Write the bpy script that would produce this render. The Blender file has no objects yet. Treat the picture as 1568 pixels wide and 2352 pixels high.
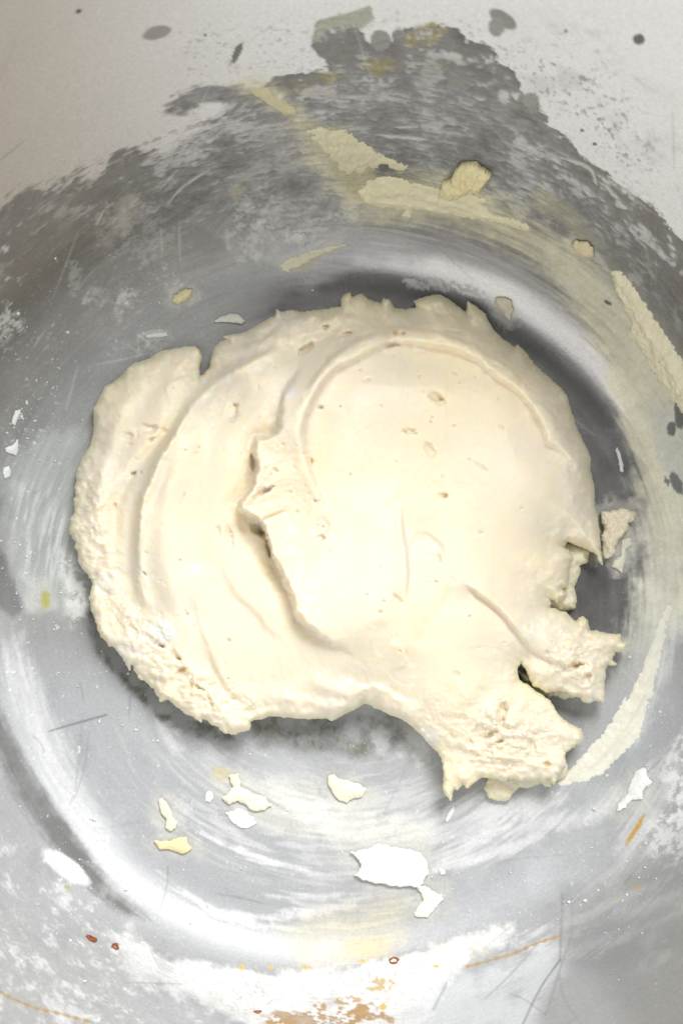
import bpy, math, random
import numpy as np
from mathutils import Vector, Matrix

sc = bpy.context.scene
C = sc.collection
rng = np.random.default_rng(7)

# ------------------------------------------------------------------ camera, world, lamps, exposure
CAM = np.array([0.0, -0.012, 0.400])
TILT = math.atan((0.0198 + 0.012) / 0.400)          # leans towards the far wall
LENS, SENS = 60.0, 36.0
cd = bpy.data.cameras.new('camera')
cam = bpy.data.objects.new('camera', cd)
C.objects.link(cam)
cam.location = CAM
cam.rotation_euler = (TILT, 0, 0)
cd.sensor_fit = 'VERTICAL'
cd.sensor_height = SENS
cd.sensor_width = SENS * 682 / 1024
cd.lens = LENS
cd.clip_start, cd.clip_end = 0.01, 20
cd.dof.use_dof = True
cd.dof.focus_distance = 0.385
cd.dof.aperture_fstop = 20
sc.camera = cam

w = bpy.data.worlds.new('World')
sc.world = w
w.use_nodes = True
w.node_tree.nodes['Background'].inputs[0].default_value = (0.84, 0.85, 0.87, 1)
w.node_tree.nodes['Background'].inputs[1].default_value = 0.16


def area_lamp(name, loc, target, size, size_y, power, col):
    l = bpy.data.lights.new(name, 'AREA')
    l.shape = 'RECTANGLE'
    l.size, l.size_y, l.energy, l.color = size, size_y, power, col
    o = bpy.data.objects.new(name, l)
    C.objects.link(o)
    o.location = loc
    d = Vector(target) - Vector(loc)
    o.rotation_euler = d.to_track_quat('-Z', 'Y').to_euler()
    return o


area_lamp('near_fill_light', (-0.25, -0.50, 0.62), (0, 0.03, 0), 1.1, 0.9, 7.8, (1.0, 0.985, 0.96))  # added broad fill from the near side, brightens the far wall
area_lamp('window_light', (0.20, 0.47, 0.74), (0, -0.05, 0.02), 0.36, 0.32, 9.7, (1.0, 0.995, 0.985))

vs = sc.view_settings
vs.view_transform = 'Standard'
vs.look = 'None'
vs.exposure = 0.0
vs.gamma = 1.0

# ------------------------------------------------------------------ picture <-> place
# U, V: the photograph's own units, 1568 x 2352; used to lay things on the bowl where the photograph has them
K = (SENS / 2 / LENS) / 1176.0
ct, st = math.cos(TILT), math.sin(TILT)


def rays(u, v):
    a = (np.asarray(u, float) - 784) * K
    b = (1176 - np.asarray(v, float)) * K
    # camera axes in the place (rotation about x by TILT)
    return np.stack([a, b * ct + st, b * st - ct], -1)


def project(P):
    d = P - CAM
    yc = d[..., 1] * ct + d[..., 2] * st
    zc = -d[..., 1] * st + d[..., 2] * ct
    return 784 + d[..., 0] / (-zc) / K, 1176 - yc / (-zc) / K


# bowl profile: flat floor, wide fillet, flaring wall
R_FLOOR, R_FIL, WALL_A = 0.0720, 0.023, math.radians(74)
zf = R_FIL * (1 - math.cos(WALL_A))
rf = R_FLOOR + R_FIL * math.sin(WALL_A)
_a = np.linspace(0, WALL_A, 60)
RIM_Z = 0.175
_w = np.linspace(0, 1, 80)[1:]
prof_r = np.concatenate([[0, R_FLOOR * .5], R_FLOOR + R_FIL * np.sin(_a), rf + (RIM_Z - zf) / math.tan(WALL_A) * _w])
prof_z = np.concatenate([[0, 0], R_FIL * (1 - np.cos(_a)), zf + (RIM_Z - zf) * _w])
prof_s = np.concatenate([[0], np.cumsum(np.hypot(np.diff(prof_r), np.diff(prof_z)))])


def bowl_height(r):
    return np.interp(r, prof_r, prof_z, right=9)


def on_bowl(u, v):
    """the point of the bowl's inner face seen at u, v, and the normal there"""
    D = rays(u, v)
    lo = np.zeros(D.shape[:-1])
    hi = (-0.002 - CAM[2]) / D[..., 2]
    for _ in range(34):
        m = (lo + hi) / 2
        P = CAM + D * m[..., None]
        inside = P[..., 2] > bowl_height(np.hypot(P[..., 0], P[..., 1]))
        lo = np.where(inside, m, lo)
        hi = np.where(inside, hi, m)
    P = CAM + D * lo[..., None]
    return P, bowl_normal(P)


def bowl_normal(P):
    r = np.maximum(np.hypot(P[..., 0], P[..., 1]), 1e-9)
    e = 4e-4
    slope = (np.interp(r + e, prof_r, prof_z) - np.interp(r - e, prof_r, prof_z)) / (2 * e)
    n = np.stack([-slope * P[..., 0] / r, -slope * P[..., 1] / r, np.ones_like(r)], -1)
    return n / np.linalg.norm(n, axis=-1, keepdims=True)


def at_height(u, v, z):
    D = rays(u, v)
    return CAM + D * ((z - CAM[2]) / D[..., 2])[..., None]


# ------------------------------------------------------------------ noise
T2 = rng.random((256, 256))
T3 = rng.random((48, 48, 48)).astype(np.float32)


def n2(x, y):
    xi, yi = np.floor(x).astype(np.int64), np.floor(y).astype(np.int64)
    fx, fy = x - xi, y - yi
    fx, fy = fx * fx * (3 - 2 * fx), fy * fy * (3 - 2 * fy)
    a, b = T2[xi & 255, yi & 255], T2[(xi + 1) & 255, yi & 255]
    c, d = T2[xi & 255, (yi + 1) & 255], T2[(xi + 1) & 255, (yi + 1) & 255]
    return (a + (b - a) * fx) * (1 - fy) + (c + (d - c) * fx) * fy - .5


def f2(x, y, o=4, g=.5, seed=0):
    s, a, t = 0, 1, 0
    for k in range(o):
        s = s + a * n2(x * 2 ** k + 17.3 * k + seed * 7.7, y * 2 ** k + 9.1 * k + seed * 3.3)
        t += a
        a *= g
    return s / t * 2                                # about -1..1


def n3(p):
    i = np.floor(p).astype(np.int64)
    f = (p - i).astype(np.float32)
    f = f * f * (3 - 2 * f)
    i0, i1 = i % 48, (i + 1) % 48
    x0, y0, z0 = i0[:, 0], i0[:, 1], i0[:, 2]
    x1, y1, z1 = i1[:, 0], i1[:, 1], i1[:, 2]
    fx, fy, fz = f[:, 0], f[:, 1], f[:, 2]
    q = lambda a, b, t: a + (b - a) * t
    return q(q(q(T3[x0, y0, z0], T3[x1, y0, z0], fx), q(T3[x0, y1, z0], T3[x1, y1, z0], fx), fy),
             q(q(T3[x0, y0, z1], T3[x1, y0, z1], fx), q(T3[x0, y1, z1], T3[x1, y1, z1], fx), fy), fz) - .5


def f3(p, scale, o=4, g=.5, seed=0):
    s, a, t = 0, 1, 0
    for k in range(o):
        s = s + a * n3(p * (2 ** k / scale) + 11.7 * k + seed * 5.3 + 100)
        t += a
        a *= g
    return s / t * 2


def sm(a, b, x):
    t = np.clip((x - a) / (b - a), 0, 1)
    return t * t * (3 - 2 * t)


# ------------------------------------------------------------------ distance helpers in picture units
def smooth_line(pts, n=4):
    p = np.array(pts, float)
    if len(p) < 3:
        return p
    q = np.vstack([2 * p[0] - p[1], p, 2 * p[-1] - p[-2]])
    out = []
    for i in range(1, len(q) - 2):
        for t in np.arange(n) / n:
            a, b, c, d = q[i - 1], q[i], q[i + 1], q[i + 2]
            out.append(.5 * (2 * b + (c - a) * t + (2 * a - 5 * b + 4 * c - d) * t * t + (3 * b - a - 3 * c + d) * t ** 3))
    out.append(p[-1])
    return np.array(out)


def line_dist(x, y, pts):
    """distance to a polyline, side (+1 on the right of its direction as seen in the picture), position 0..1 along"""
    p = np.asarray(pts, float)
    L = np.concatenate([[0], np.cumsum(np.hypot(*np.diff(p, axis=0).T))])
    best = np.full(x.shape, 1e18)
    side = np.ones(x.shape)
    t_at = np.zeros(x.shape)
    for i in range(len(p) - 1):
        ax, ay = p[i]
        dx, dy = p[i + 1] - p[i]
        l2 = dx * dx + dy * dy + 1e-12
        t = np.clip(((x - ax) * dx + (y - ay) * dy) / l2, 0, 1)
        d = (x - ax - t * dx) ** 2 + (y - ay - t * dy) ** 2
        m = d < best
        best = np.where(m, d, best)
        side = np.where(m, np.sign(dx * (y - ay) - dy * (x - ax) + 1e-12), side)
        t_at = np.where(m, (L[i] + t * math.sqrt(l2)) / L[-1], t_at)
    return np.sqrt(best), side, t_at


def poly_sd(x, y, pts):
    """distance to the outline, positive inside"""
    p = np.asarray(pts, float)
    q = np.roll(p, -1, 0)
    best = np.full(x.shape, 1e18)
    ins = np.zeros(x.shape, bool)
    for (ax, ay), (bx, by) in zip(p, q):
        dx, dy = bx - ax, by - ay
        t = np.clip(((x - ax) * dx + (y - ay) * dy) / (dx * dx + dy * dy + 1e-12), 0, 1)
        best = np.minimum(best, (x - ax - t * dx) ** 2 + (y - ay - t * dy) ** 2)
        if ay != by:
            c = ((ay > y) != (by > y)) & (x < dx * (y - ay) / (by - ay) + ax)
            ins ^= c
    return np.where(ins, 1, -1) * np.sqrt(best)


# ------------------------------------------------------------------ meshes
def raw_mesh(name, co, loops, sizes):
    me = bpy.data.meshes.new(name)
    me.vertices.add(len(co))
    me.vertices.foreach_set('co', np.asarray(co, np.float32).ravel())
    me.loops.add(len(loops))
    me.loops.foreach_set('vertex_index', np.asarray(loops, np.int32))
    me.polygons.add(len(sizes))
    st_ = np.concatenate([[0], np.cumsum(sizes)[:-1]]).astype(np.int32)
    me.polygons.foreach_set('loop_start', st_)
    me.update(calc_edges=True)
    me.polygons.foreach_set('use_smooth', np.ones(len(sizes), bool))
    me.validate(verbose=False)
    return me


def color_attr(me, name, arr):
    a = me.color_attributes.new(name, 'FLOAT_COLOR', 'POINT')
    if arr.shape[1] == 3:
        arr = np.hstack([arr, np.ones((len(arr), 1))])
    a.data.foreach_set('color', arr.astype(np.float32).ravel())


def link(name, me, mat, parent=None):
    o = bpy.data.objects.new(name, me)
    me.materials.append(mat)
    C.objects.link(o)
    if parent is not None:
        o.parent = parent
    return o


def tag(o, label, cat, group=None, kind=None):
    if label:
        o['label'] = label
    if cat:
        o['category'] = cat
    if group:
        o['group'] = group
    if kind:
        o['kind'] = kind
    return o


def slab_mesh(name, sd, box, step, build, tint=None):
    """A closed lump: sd(x, y) is positive inside its outline, build(x, y, S) gives the top and bottom points in the place."""
    x = np.arange(box[0], box[2] + step, step)
    y = np.arange(box[1], box[3] + step, step)
    X, Y = np.meshgrid(x, y, indexing='ij')
    S = sd(X, Y)
    c = (S[:-1, :-1] + S[1:, :-1] + S[1:, 1:] + S[:-1, 1:]) / 4 > 0
    used = np.zeros(S.shape, bool)
    allc = np.ones(S.shape, bool)
    for i in (0, 1):
        for j in (0, 1):
            used[i:S.shape[0] - 1 + i, j:S.shape[1] - 1 + j] |= c
    cp = np.pad(c, 1)
    allc = cp[:-1, :-1] & cp[1:, :-1] & cp[1:, 1:] & cp[:-1, 1:]
    bnd = used & ~allc
    gx, gy = np.gradient(S, step)
    g2 = np.maximum(gx * gx + gy * gy, .25)
    mv = np.clip(S, -step, step)
    X = np.where(bnd, X - mv * gx / g2, X)
    Y = np.where(bnd, Y - mv * gy / g2, Y)
    S = np.where(bnd, 0, np.maximum(S, 0))
    idx = -np.ones(S.shape, np.int64)
    n = used.sum()
    idx[used] = np.arange(n)
    xu, yu, Su = X[used], Y[used], S[used]
    top, bot = build(xu, yu, Su)
    ci, cj = np.nonzero(c)
    a, b, d, e = idx[ci, cj], idx[ci + 1, cj], idx[ci + 1, cj + 1], idx[ci, cj + 1]
    quads = [np.stack([a, e, d, b], 1), np.stack([a, b, d, e], 1) + n]
    # side walls where an active cell meets an idle one
    for di, dj, (p0, p1) in ((-1, 0, (0, 3)), (1, 0, (2, 1)), (0, -1, (1, 0)), (0, 1, (3, 2))):
        nb = cp[1 + di:cp.shape[0] - 1 + di, 1 + dj:cp.shape[1] - 1 + dj]
        si, sj = np.nonzero(c & ~nb)
        o = [(0, 0), (1, 0), (1, 1), (0, 1)]
        q0 = idx[si + o[p0][0], sj + o[p0][1]]
        q1 = idx[si + o[p1][0], sj + o[p1][1]]
        quads.append(np.stack([q0, q1, q1 + n, q0 + n], 1)[:, ::-1])
    Q = np.concatenate(quads)
    co = np.vstack([top, bot])
    me = raw_mesh(name, co, Q.ravel(), np.full(len(Q), 4))
    if tint is not None:
        t = tint(xu, yu, Su)
        color_attr(me, 'Col', np.vstack([t, t]))
    return me


# ------------------------------------------------------------------ materials
def nt(name):
    m = bpy.data.materials.new(name)
    m.use_nodes = True
    t = m.node_tree
    return m, t, t.nodes, t.links, t.nodes['Principled BSDF']


def dough_material(name, sss=.75, scale=.0026, rough=.43, bump=.12, nscale=900):
    m, t, N, L, B = nt(name)
    at = N.new('ShaderNodeVertexColor')
    at.layer_name = 'Col'
    geo = N.new('ShaderNodeTexCoord')
    no = N.new('ShaderNodeTexNoise')
    no.inputs['Scale'].default_value = 70
    no.inputs['Detail'].default_value = 5
    L.new(geo.outputs['Object'], no.inputs['Vector'])
    hs = N.new('ShaderNodeMapRange')
    hs.inputs['To Min'].default_value = .955
    hs.inputs['To Max'].default_value = 1.04
    L.new(no.outputs['Fac'], hs.inputs['Value'])
    mx = N.new('ShaderNodeVectorMath')
    mx.operation = 'SCALE'
    L.new(at.outputs['Color'], mx.inputs[0])
    L.new(hs.outputs['Result'], mx.inputs['Scale'])
    L.new(mx.outputs['Vector'], B.inputs['Base Color'])
    fine = N.new('ShaderNodeTexNoise')
    fine.inputs['Scale'].default_value = nscale
    fine.inputs['Detail'].default_value = 4
    L.new(geo.outputs['Object'], fine.inputs['Vector'])
    bp = N.new('ShaderNodeBump')
    bp.inputs['Strength'].default_value = bump
    bp.inputs['Distance'].default_value = .0006
    L.new(fine.outputs['Fac'], bp.inputs['Height'])
    L.new(bp.outputs['Normal'], B.inputs['Normal'])
    B.inputs['Roughness'].default_value = rough
    B.inputs['Specular IOR Level'].default_value = .42
    B.inputs['Subsurface Weight'].default_value = sss
    B.inputs['Subsurface Radius'].default_value = (1.0, .60, .24)
    B.inputs['Subsurface Scale'].default_value = scale
    return m


M_DOUGH = dough_material('dough_skin')
M_CRUMB = dough_material('crumb_skin', sss=.25, scale=.0012)
M_SMEAR = dough_material('smear_skin', sss=.2, scale=.001, rough=.4, bump=.35, nscale=420)

mb, t, N, L, B = nt('worn_steel')
ac = N.new('ShaderNodeVertexColor')
ac.layer_name = 'Col'
am = N.new('ShaderNodeVertexColor')
am.layer_name = 'Surf'
sep = N.new('ShaderNodeSeparateColor')
L.new(am.outputs['Color'], sep.inputs['Color'])
tc = N.new('ShaderNodeTexCoord')
grain = N.new('ShaderNodeTexNoise')
grain.inputs['Scale'].default_value = 1500
grain.inputs['Detail'].default_value = 3
L.new(tc.outputs['Object'], grain.inputs['Vector'])
gm = N.new('ShaderNodeMapRange')
gm.inputs['From Min'].default_value = .25
gm.inputs['From Max'].default_value = .75
gm.inputs['To Min'].default_value = .9
gm.inputs['To Max'].default_value = 1.08
L.new(grain.outputs['Fac'], gm.inputs['Value'])
sc_ = N.new('ShaderNodeVectorMath')
sc_.operation = 'SCALE'
L.new(ac.outputs['Color'], sc_.inputs[0])
L.new(gm.outputs['Result'], sc_.inputs['Scale'])
L.new(sc_.outputs['Vector'], B.inputs['Base Color'])
L.new(sep.outputs['Red'], B.inputs['Metallic'])
L.new(sep.outputs['Green'], B.inputs['Roughness'])
bp = N.new('ShaderNodeBump')
bp.inputs['Strength'].default_value = .05
bp.inputs['Distance'].default_value = .0002
L.new(grain.outputs['Fac'], bp.inputs['Height'])
L.new(bp.outputs['Normal'], B.inputs['Normal'])

ms, t, N, L, B = nt('plain_steel')
B.inputs['Base Color'].default_value = (.55, .55, .56, 1)
B.inputs['Metallic'].default_value = 1
B.inputs['Roughness'].default_value = .32

mk, t, N, L, B = nt('red_brown_seed')
no = N.new('ShaderNodeTexNoise')
no.inputs['Scale'].default_value = 1200
cr = N.new('ShaderNodeValToRGB')
cr.color_ramp.elements[0].color = (.16, .035, .012, 1)
cr.color_ramp.elements[1].color = (.42, .13, .04, 1)
L.new(no.outputs['Fac'], cr.inputs['Fac'])
L.new(cr.outputs['Color'], B.inputs['Base Color'])
B.inputs['Roughness'].default_value = .5

mw, t, N, L, B = nt('flour_white')
no = N.new('ShaderNodeTexNoise')
no.inputs['Scale'].default_value = 900
cr = N.new('ShaderNodeValToRGB')
cr.color_ramp.elements[0].color = (.70, .69, .66, 1)
cr.color_ramp.elements[1].color = (.86, .86, .85, 1)
L.new(no.outputs['Fac'], cr.inputs['Fac'])
L.new(cr.outputs['Color'], B.inputs['Base Color'])
B.inputs['Roughness'].default_value = .8

#@@BOWL
# ------------------------------------------------------------------ the mixing bowl
NT = 1680
s_end = prof_s[-1]
s_vis = np.interp(0.138, prof_z, prof_s)             # finest where the photograph looks
ss = np.concatenate([np.linspace(0, s_vis, 640), np.linspace(s_vis, s_end, 60)[1:]])[1:]
th = np.arange(NT) / NT * 2 * math.pi
rr, zz = np.interp(ss, prof_s, prof_r), np.interp(ss, prof_s, prof_z)
P = np.stack([rr[:, None] * np.cos(th), rr[:, None] * np.sin(th), np.broadcast_to(zz[:, None], (len(ss), NT))], -1).reshape(-1, 3)
P = np.vstack([[[0, 0, 0]], P])
Nn = bowl_normal(P)
S_ = np.concatenate([[0], np.repeat(ss, NT)])
TH = np.concatenate([[0], np.tile(th, len(ss))])
U, V = project(P)

P4 = P * 1e4                                         # tenths of a millimetre: about the picture's units
n_big, n_mid, n_sm, n_fin = f3(P4, 260, 4, seed=1), f3(P4, 70, 5, .6, seed=2), f3(P4, 22, 4, .6, seed=3), f3(P4, 8, 3, .6, seed=4)
# streaks that follow the whisk round the bowl: noise long in the angle, short along the wall
def ring_noise(k, w_, seed, o=3):
    q = np.stack([np.cos(TH) * k, np.sin(TH) * k, S_ * 1e4 / w_], 1)
    return f3(q, 1, o, .55, seed=seed)
st1, st2, st3 = ring_noise(5, 26, 5), ring_noise(9, 7, 6), ring_noise(3, 60, 8)

nv = len(P)
col = np.zeros((nv, 3))
met, rou, hgt = np.zeros(nv), np.zeros(nv), np.zeros(nv)
# bare steel everywhere first
col[:] = np.array([.29, .285, .28])
col *= (1 + .10 * st2 + .07 * n_mid)[:, None]
met[:] = .85
rou[:] = .26 + .24 * sm(0, .010, P[:, 2]) + .05 * st1 + .05 * n_mid


def lay(mask, color, m=0.0, r=.75, h=0.0, var=0.0):
    """lays a film of stuff over the steel"""
    mask = np.clip(mask, 0, 1)
    k = mask[:, None]
    cc = np.array(color, float)
    if cc.ndim == 1:
        cc = cc[None, :]
    if var:
        cc = cc * (1 + var * n_sm + var * .6 * n_fin)[:, None]
    col[:] = col * (1 - k) + cc * k
    met[:] = met * (1 - mask) + m * mask
    rou[:] = rou * (1 - mask) + r * mask
    hgt[:] = hgt + h * mask


def near(box, pad=60):
    return np.nonzero((U > box[0] - pad) & (U < box[2] + pad) & (V > box[1] - pad) & (V < box[3] + pad))[0]


def region(pts, rough=20, soft=3, grain=0, pad=60):
    """mask of an outline with a ragged rim"""
    p = np.array(pts, float)
    out = np.zeros(nv)
    i = near((p[:, 0].min(), p[:, 1].min(), p[:, 0].max(), p[:, 1].max()), pad + rough)
    d = poly_sd(U[i], V[i], p) + rough * (n_mid[i] + .5 * n_sm[i]) + grain * (n_fin[i] + .7 * n_sm[i])
    out[i] = sm(-soft, soft, d)
    return out


def stroke(pts, width, rough=8, soft=3, taper=1, streak=0, pad=60):
    p = smooth_line(pts)
    thin = min(1, (width + .6) / 2.6)
    if width < 2:
        width, soft, rough = 2.0, 2.2, min(rough, 1)
    out = np.zeros(nv)
    i = near((p[:, 0].min(), p[:, 1].min(), p[:, 0].max(), p[:, 1].max()), pad + width)
    d, s, tt = line_dist(U[i], V[i], p)
    w_ = width * (np.sqrt(np.clip(4 * tt * (1 - tt), 0, 1)) if taper else 1)
    out[i] = sm(-soft, soft, w_ - d + rough * (n_sm[i] + .5 * n_fin[i]) * min(1, width / 6) + streak * st2[i]) * thin
    return out


def spot(x, y, a, b, ang=0, rough=.25, soft=.12):
    c, s = math.cos(math.radians(ang)), math.sin(math.radians(ang))
    out = np.zeros(nv)
    i = near((x - a, y - a, x + a, y + a), 30)
    dx, dy = U[i] - x, V[i] - y
    q = np.hypot((dx * c + dy * s) / a, (-dx * s + dy * c) / b)
    out[i] = sm(-soft, soft, 1 - q + rough * (n_sm[i] + .6 * n_fin[i]))
    return out


WALLTOP = prof_z[-1]
# 0. dull dried film over all but the clean crescent at the upper right
clean = region([(540, 745), (640, 650), (720, 570), (900, 495), (1150, 510), (1340, 650), (1470, 880), (1530, 1150), (1520, 1380), (1450, 1580), (1380, 1690), (1250, 1640), (1150, 1300), (1150, 900), (900, 780)], 20, 45)
lay((1 - clean) * sm(R_FIL * 1.2, R_FIL * .5, P[:, 2]) * .85, np.array([.33, .335, .33])[None] * (1 + .12 * st2 + .12 * n_mid + .08 * n_big)[:, None], .25, .55)
n_h0 = ring_noise(12, 3.5, 13, 3)
brsh = region([(640, 660), (760, 560), (930, 500), (1130, 520), (1300, 620), (1400, 760), (1340, 740), (1200, 640), (1000, 590), (820, 600), (720, 660)], 12, 26)
lay(brsh * (.7 + .35 * st2), np.array([.34, .34, .345])[None] * (1 + .45 * st2 + .3 * n_h0 + .12 * n_fin)[:, None].clip(.2, 3), .35, .55)
# 1. pale dried flour film on the upper wall, its lower rim torn
edge = [(-2500, 900), (-300, 760), (0, 520), (40, 465), (90, 420), (150, 405), (215, 415), (262, 372), (330, 342), (385, 330), (440, 292),
        (500, 262), (525, 236), (480, 228), (440, 240), (380, 243), (415, 222), (450, 200), (520, 196), (562, 190), (610, 192), (640, 176), (700, 170),
        (757, 163), (748, 140), (715, 100), (730, 60), (800, 30), (850, 22), (856, 52), (830, 66), (845, 108), (900, 100), (930, 66), (1000, 52), (1050, 72),
        (1062, 98), (1110, 102), (1140, 118), (1152, 150), (1180, 166), (1200, 205), (1236, 240), (1262, 290), (1300, 312), (1330, 362),
        (1400, 402), (1450, 432), (1490, 470), (1530, 515), (1575, 570), (1700, 700), (2600, 1100), (4000, 1100), (4000, -4000), (-4000, -4000)]
p = np.array(edge)
dU = poly_sd(np.clip(U, -2400, 3900), np.clip(V, -3900, 2300), p)
lf = sm(700, 380, U)
calm = sm(-.25, .45, n_big + .5 * n_mid)
n_h = ring_noise(42, 6, 12, 4) * (.35 + .9 * calm)
dFm = ((dU + (11 + 20 * lf) * n_sm + (14 + 26 * lf) * n_mid + 5 * n_fin + 16 * n_h + 18 * st2 * lf) / (1 + 5 * lf))
film = sm(-2.5, 3, dFm)
upper = sm(-260, 60, 700 - V)                        # upper half
warm = sm(700, -100, U)
film_c = np.array([.77, .77, .765])[None] * (1 - warm[:, None]) + np.array([.50, .455, .395])[None] * warm[:, None]
film_c = film_c * (1 + .05 * n_big + .03 * n_fin)[:, None]
# darker, mottled old steel below it
dark = sm(-160, 30, dU + 40 * n_mid) * sm(1100, 500, V) * (1 - film)
dark = np.maximum(dark, region([(190, 420), (520, 240), (620, 190), (900, 110), (1100, 110), (1240, 260), (1560, 560), (1568, 820), (1480, 700), (1380, 600),
                                (1200, 520), (1000, 440), (860, 480), (700, 560), (520, 520), (300, 480)], 26, 30) * (1 - film))
dark = dark * (1 - .55 * sm(520, 250, U) * sm(280, 420, V)) * (1 - .35 * sm(1250, 1500, U))
lay(dark * .85, np.array([.29, .30, .31])[None] * (1 + .3 * n_mid + .35 * n_sm + .2 * n_fin + .3 * n_h + .5 * n_big)[:, None].clip(.35, 2), .3, .5)
hgt += dark * 3.2 * (n_h + n_sm + n_fin)
lay(sm(.08, .32, n_mid * .8 + n_sm * .6 + .4 * n_h) * sm(-150, -10, dU) * (1 - film) * .75, film_c * .92, .05, .6, 3)
lay(film, film_c, .05, .62, 4.5)
lay(sm(3.2, .6, np.abs(dFm + 4)) * sm(-.25, .25, n_mid + .6 * n_sm) * .75 * (1 - .7 * lf), (.08, .08, .075), .1, .6, -1)
# pale brushed scuffs over the old steel
scuff = sm(.05, .5, n_h * .5 + n_mid * .9 + n_sm * .4 + n_fin * .3 + .3 * n_big)
lay(scuff * dark * (.25 + .5 * calm), (.50, .50, .50), .1, .6, .8, .2)
lay(sm(.30, .42, n_h * .7 + n_sm * .4 + .3 * n_mid) * dark * .5 * sm(-60, -10, dU), (.66, .66, .65), 0, .6, 1.2)
lay(sm(.2, .5, -n_mid - .4 * n_h) * dark * .5, (.13, .13, .125), .2, .5, -.5)
wedge = region([(600, 245), (640, 235), (700, 300), (760, 370), (860, 490), (800, 550), (640, 610), (520, 560), (430, 500), (560, 380)], 12, 8)
diag = f3(np.stack([(U + V) / 9, (U - V) / 90, np.zeros(nv)], 1), 1, 3, .6, seed=9)
lay(wedge * (.35 + .6 * sm(-.2, .5, diag + .4 * n_sm)) * .7, (.46, .46, .45), .3, .5, .3)
sh = region([(440, 292), (525, 236), (600, 225), (560, 260), (500, 320), (430, 350), (380, 345)], 10, 8)
lay(sh * sm(-.2, .35, diag + .3 * n_fin) * .8, (.56, .56, .56), .1, .5, 1)
band = region([(140, 430), (440, 310), (600, 300), (560, 400), (300, 500), (60, 520)], 20, 40)
lay(band * sm(0, .6, diag) * .3, (.46, .45, .43), .3, .5)
# speckled pits in the pale film, top right and top middle
pits = sm(.27, .40, n_fin + .35 * n_sm)
zone = np.maximum(region([(1120, 120), (1300, 90), (1470, 250), (1500, 420), (1420, 400), (1280, 250)], 60, 60), .55 * region([(400, 60), (1100, 20), (1120, 90), (800, 150), (430, 190)], 30, 50))
lay(pits * zone * film * .75, (.20, .20, .20), .1, .7, -1.2)
mot = sm(-.1, .5, n_mid + .5 * n_sm)
lay(mot * region([(1160, 80), (1350, 60), (1560, 300), (1568, 480), (1380, 330), (1240, 230)], 40, 60) * film * .35, (.40, .41, .42), .1, .6)
lay(mot * region([(700, 30), (1100, 10), (1120, 110), (740, 150)], 30, 30) * film * .25, (.68, .68, .67), 0, .7, .5)
# olive and tan stains
for x, y, a, b, an, k in ((975, 80, 42, 24, -15, .9), (868, 152, 52, 18, 5, .9), (750, 178, 50, 14, 0, .7), (690, 200, 70, 14, 8, .35), (1010, 150, 60, 20, 0, .3)):
    lay(spot(x, y, a, b, an, .7, .5) * k * sm(-.4, .2, n_fin + n_sm), (.27, .24, .10), 0, .7, .3, .25)
lay(region([(716, 98), (728, 45), (800, 28), (850, 10), (858, 42), (830, 62), (760, 58), (722, 98)], 5, 3), (.40, .41, .34), 0, .5, -1.5)
# grey drops
for x, y, a, b, an, c in ((360, 73, 33, 15, -15, .30), (874, 92, 24, 26, 0, .30), (913, 78, 13, 13, 0, .28), (1050, 190, 24, 16, 0, .27), (1218, 230, 19, 19, 0, .32),
                          (1467, 88, 13, 12, 0, .13), (545, 118, 8, 26, 25, .17), (180, 24, 8, 5, -20, .06), (470, 78, 3, 3, 0, .1), (1336, 297, 5, 4, 0, .14),
                          (1366, 329, 5, 3, 0, .05), (1300, 69, 4, 3, 0, .06), (1155, 42, 36, 16, 35, .26), (1140, 60, 18, 22, 0, .3)):
    lay(spot(x, y, a, b, an, .12 if a > 9 else .3, .12), (c, c, c * .97), .1, .45, -1)
lay(region([(380, 241), (430, 214), (475, 196), (520, 200), (560, 190), (560, 215), (470, 232)], 10, 4), (.30, .30, .30), .2, .5, -.6, .3)
# 2. yellow grease round the wall, in a long curved band
B1 = smooth_line([(575, 195), (640, 232), (690, 290), (740, 350), (820, 430), (900, 462), (1000, 462), (1090, 485), (1180, 528), (1280, 590), (1360, 680),
                  (1425, 790), (1478, 920), (1515, 1060), (1530, 1200), (1528, 1330), (1500, 1450), (1450, 1570), (1390, 1670), (1310, 1760), (1230, 1815)])
i = near((500, 150, 1568, 1900), 200)
d, s, tt = line_dist(U[i], V[i], B1)
m = np.zeros(nv)
wid = np.interp(tt, [0, .08, .16, .24, .34, .42, .55, .7, .85, .95, 1], [22, 14, 38, 46, 40, 44, 56, 48, 58, 46, 10])
m[i] = sm(-34, 26, wid - d + 16 * n_sm[i] + 30 * n_mid[i] + 22 * st2[i])
lo = sm(900, 1500, V)[:, None]
yc = np.array([.68, .65, .47])[None] * (1 - lo) + np.array([.80, .79, .67])[None] * lo
lay(m * (.72 + .35 * n_mid + .3 * st2), yc, 0, .42, 2.0, .1)
out2 = region([(1250, 560), (1360, 560), (1470, 700), (1568, 830), (1600, 1400), (1540, 1420), (1540, 1100), (1460, 850), (1340, 660)], 20, 48)
lay(out2 * .55, (.76, .75, .61), 0, .4, 0, .1)
out3 = region([(690, 290), (780, 290), (880, 370), (1000, 440), (900, 470), (800, 430)], 26, 16)
lay(out3 * .7 * sm(-.5, .3, n_sm + n_mid), (.42, .40, .25), 0, .5, 0, .2)
lay(region([(1240, 430), (1310, 470), (1370, 560), (1330, 560), (1280, 500), (1210, 470)], 14, 12) * .6, (.42, .40, .28), 0, .5, .4, .1)
lay(region([(640, 612), (690, 585), (800, 560), (740, 590), (700, 620), (650, 625)], 8, 5) * .8, (.42, .41, .30), 0, .45, .5, .1)
lay(spot(545, 440, 20, 16, 0, .4, .4) * .7, (.50, .48, .36), 0, .5, 1)
lay(spot(285, 490, 26, 60, 28, .4, .4) * .45, (.52, .50, .42), 0, .5, .3)
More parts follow.
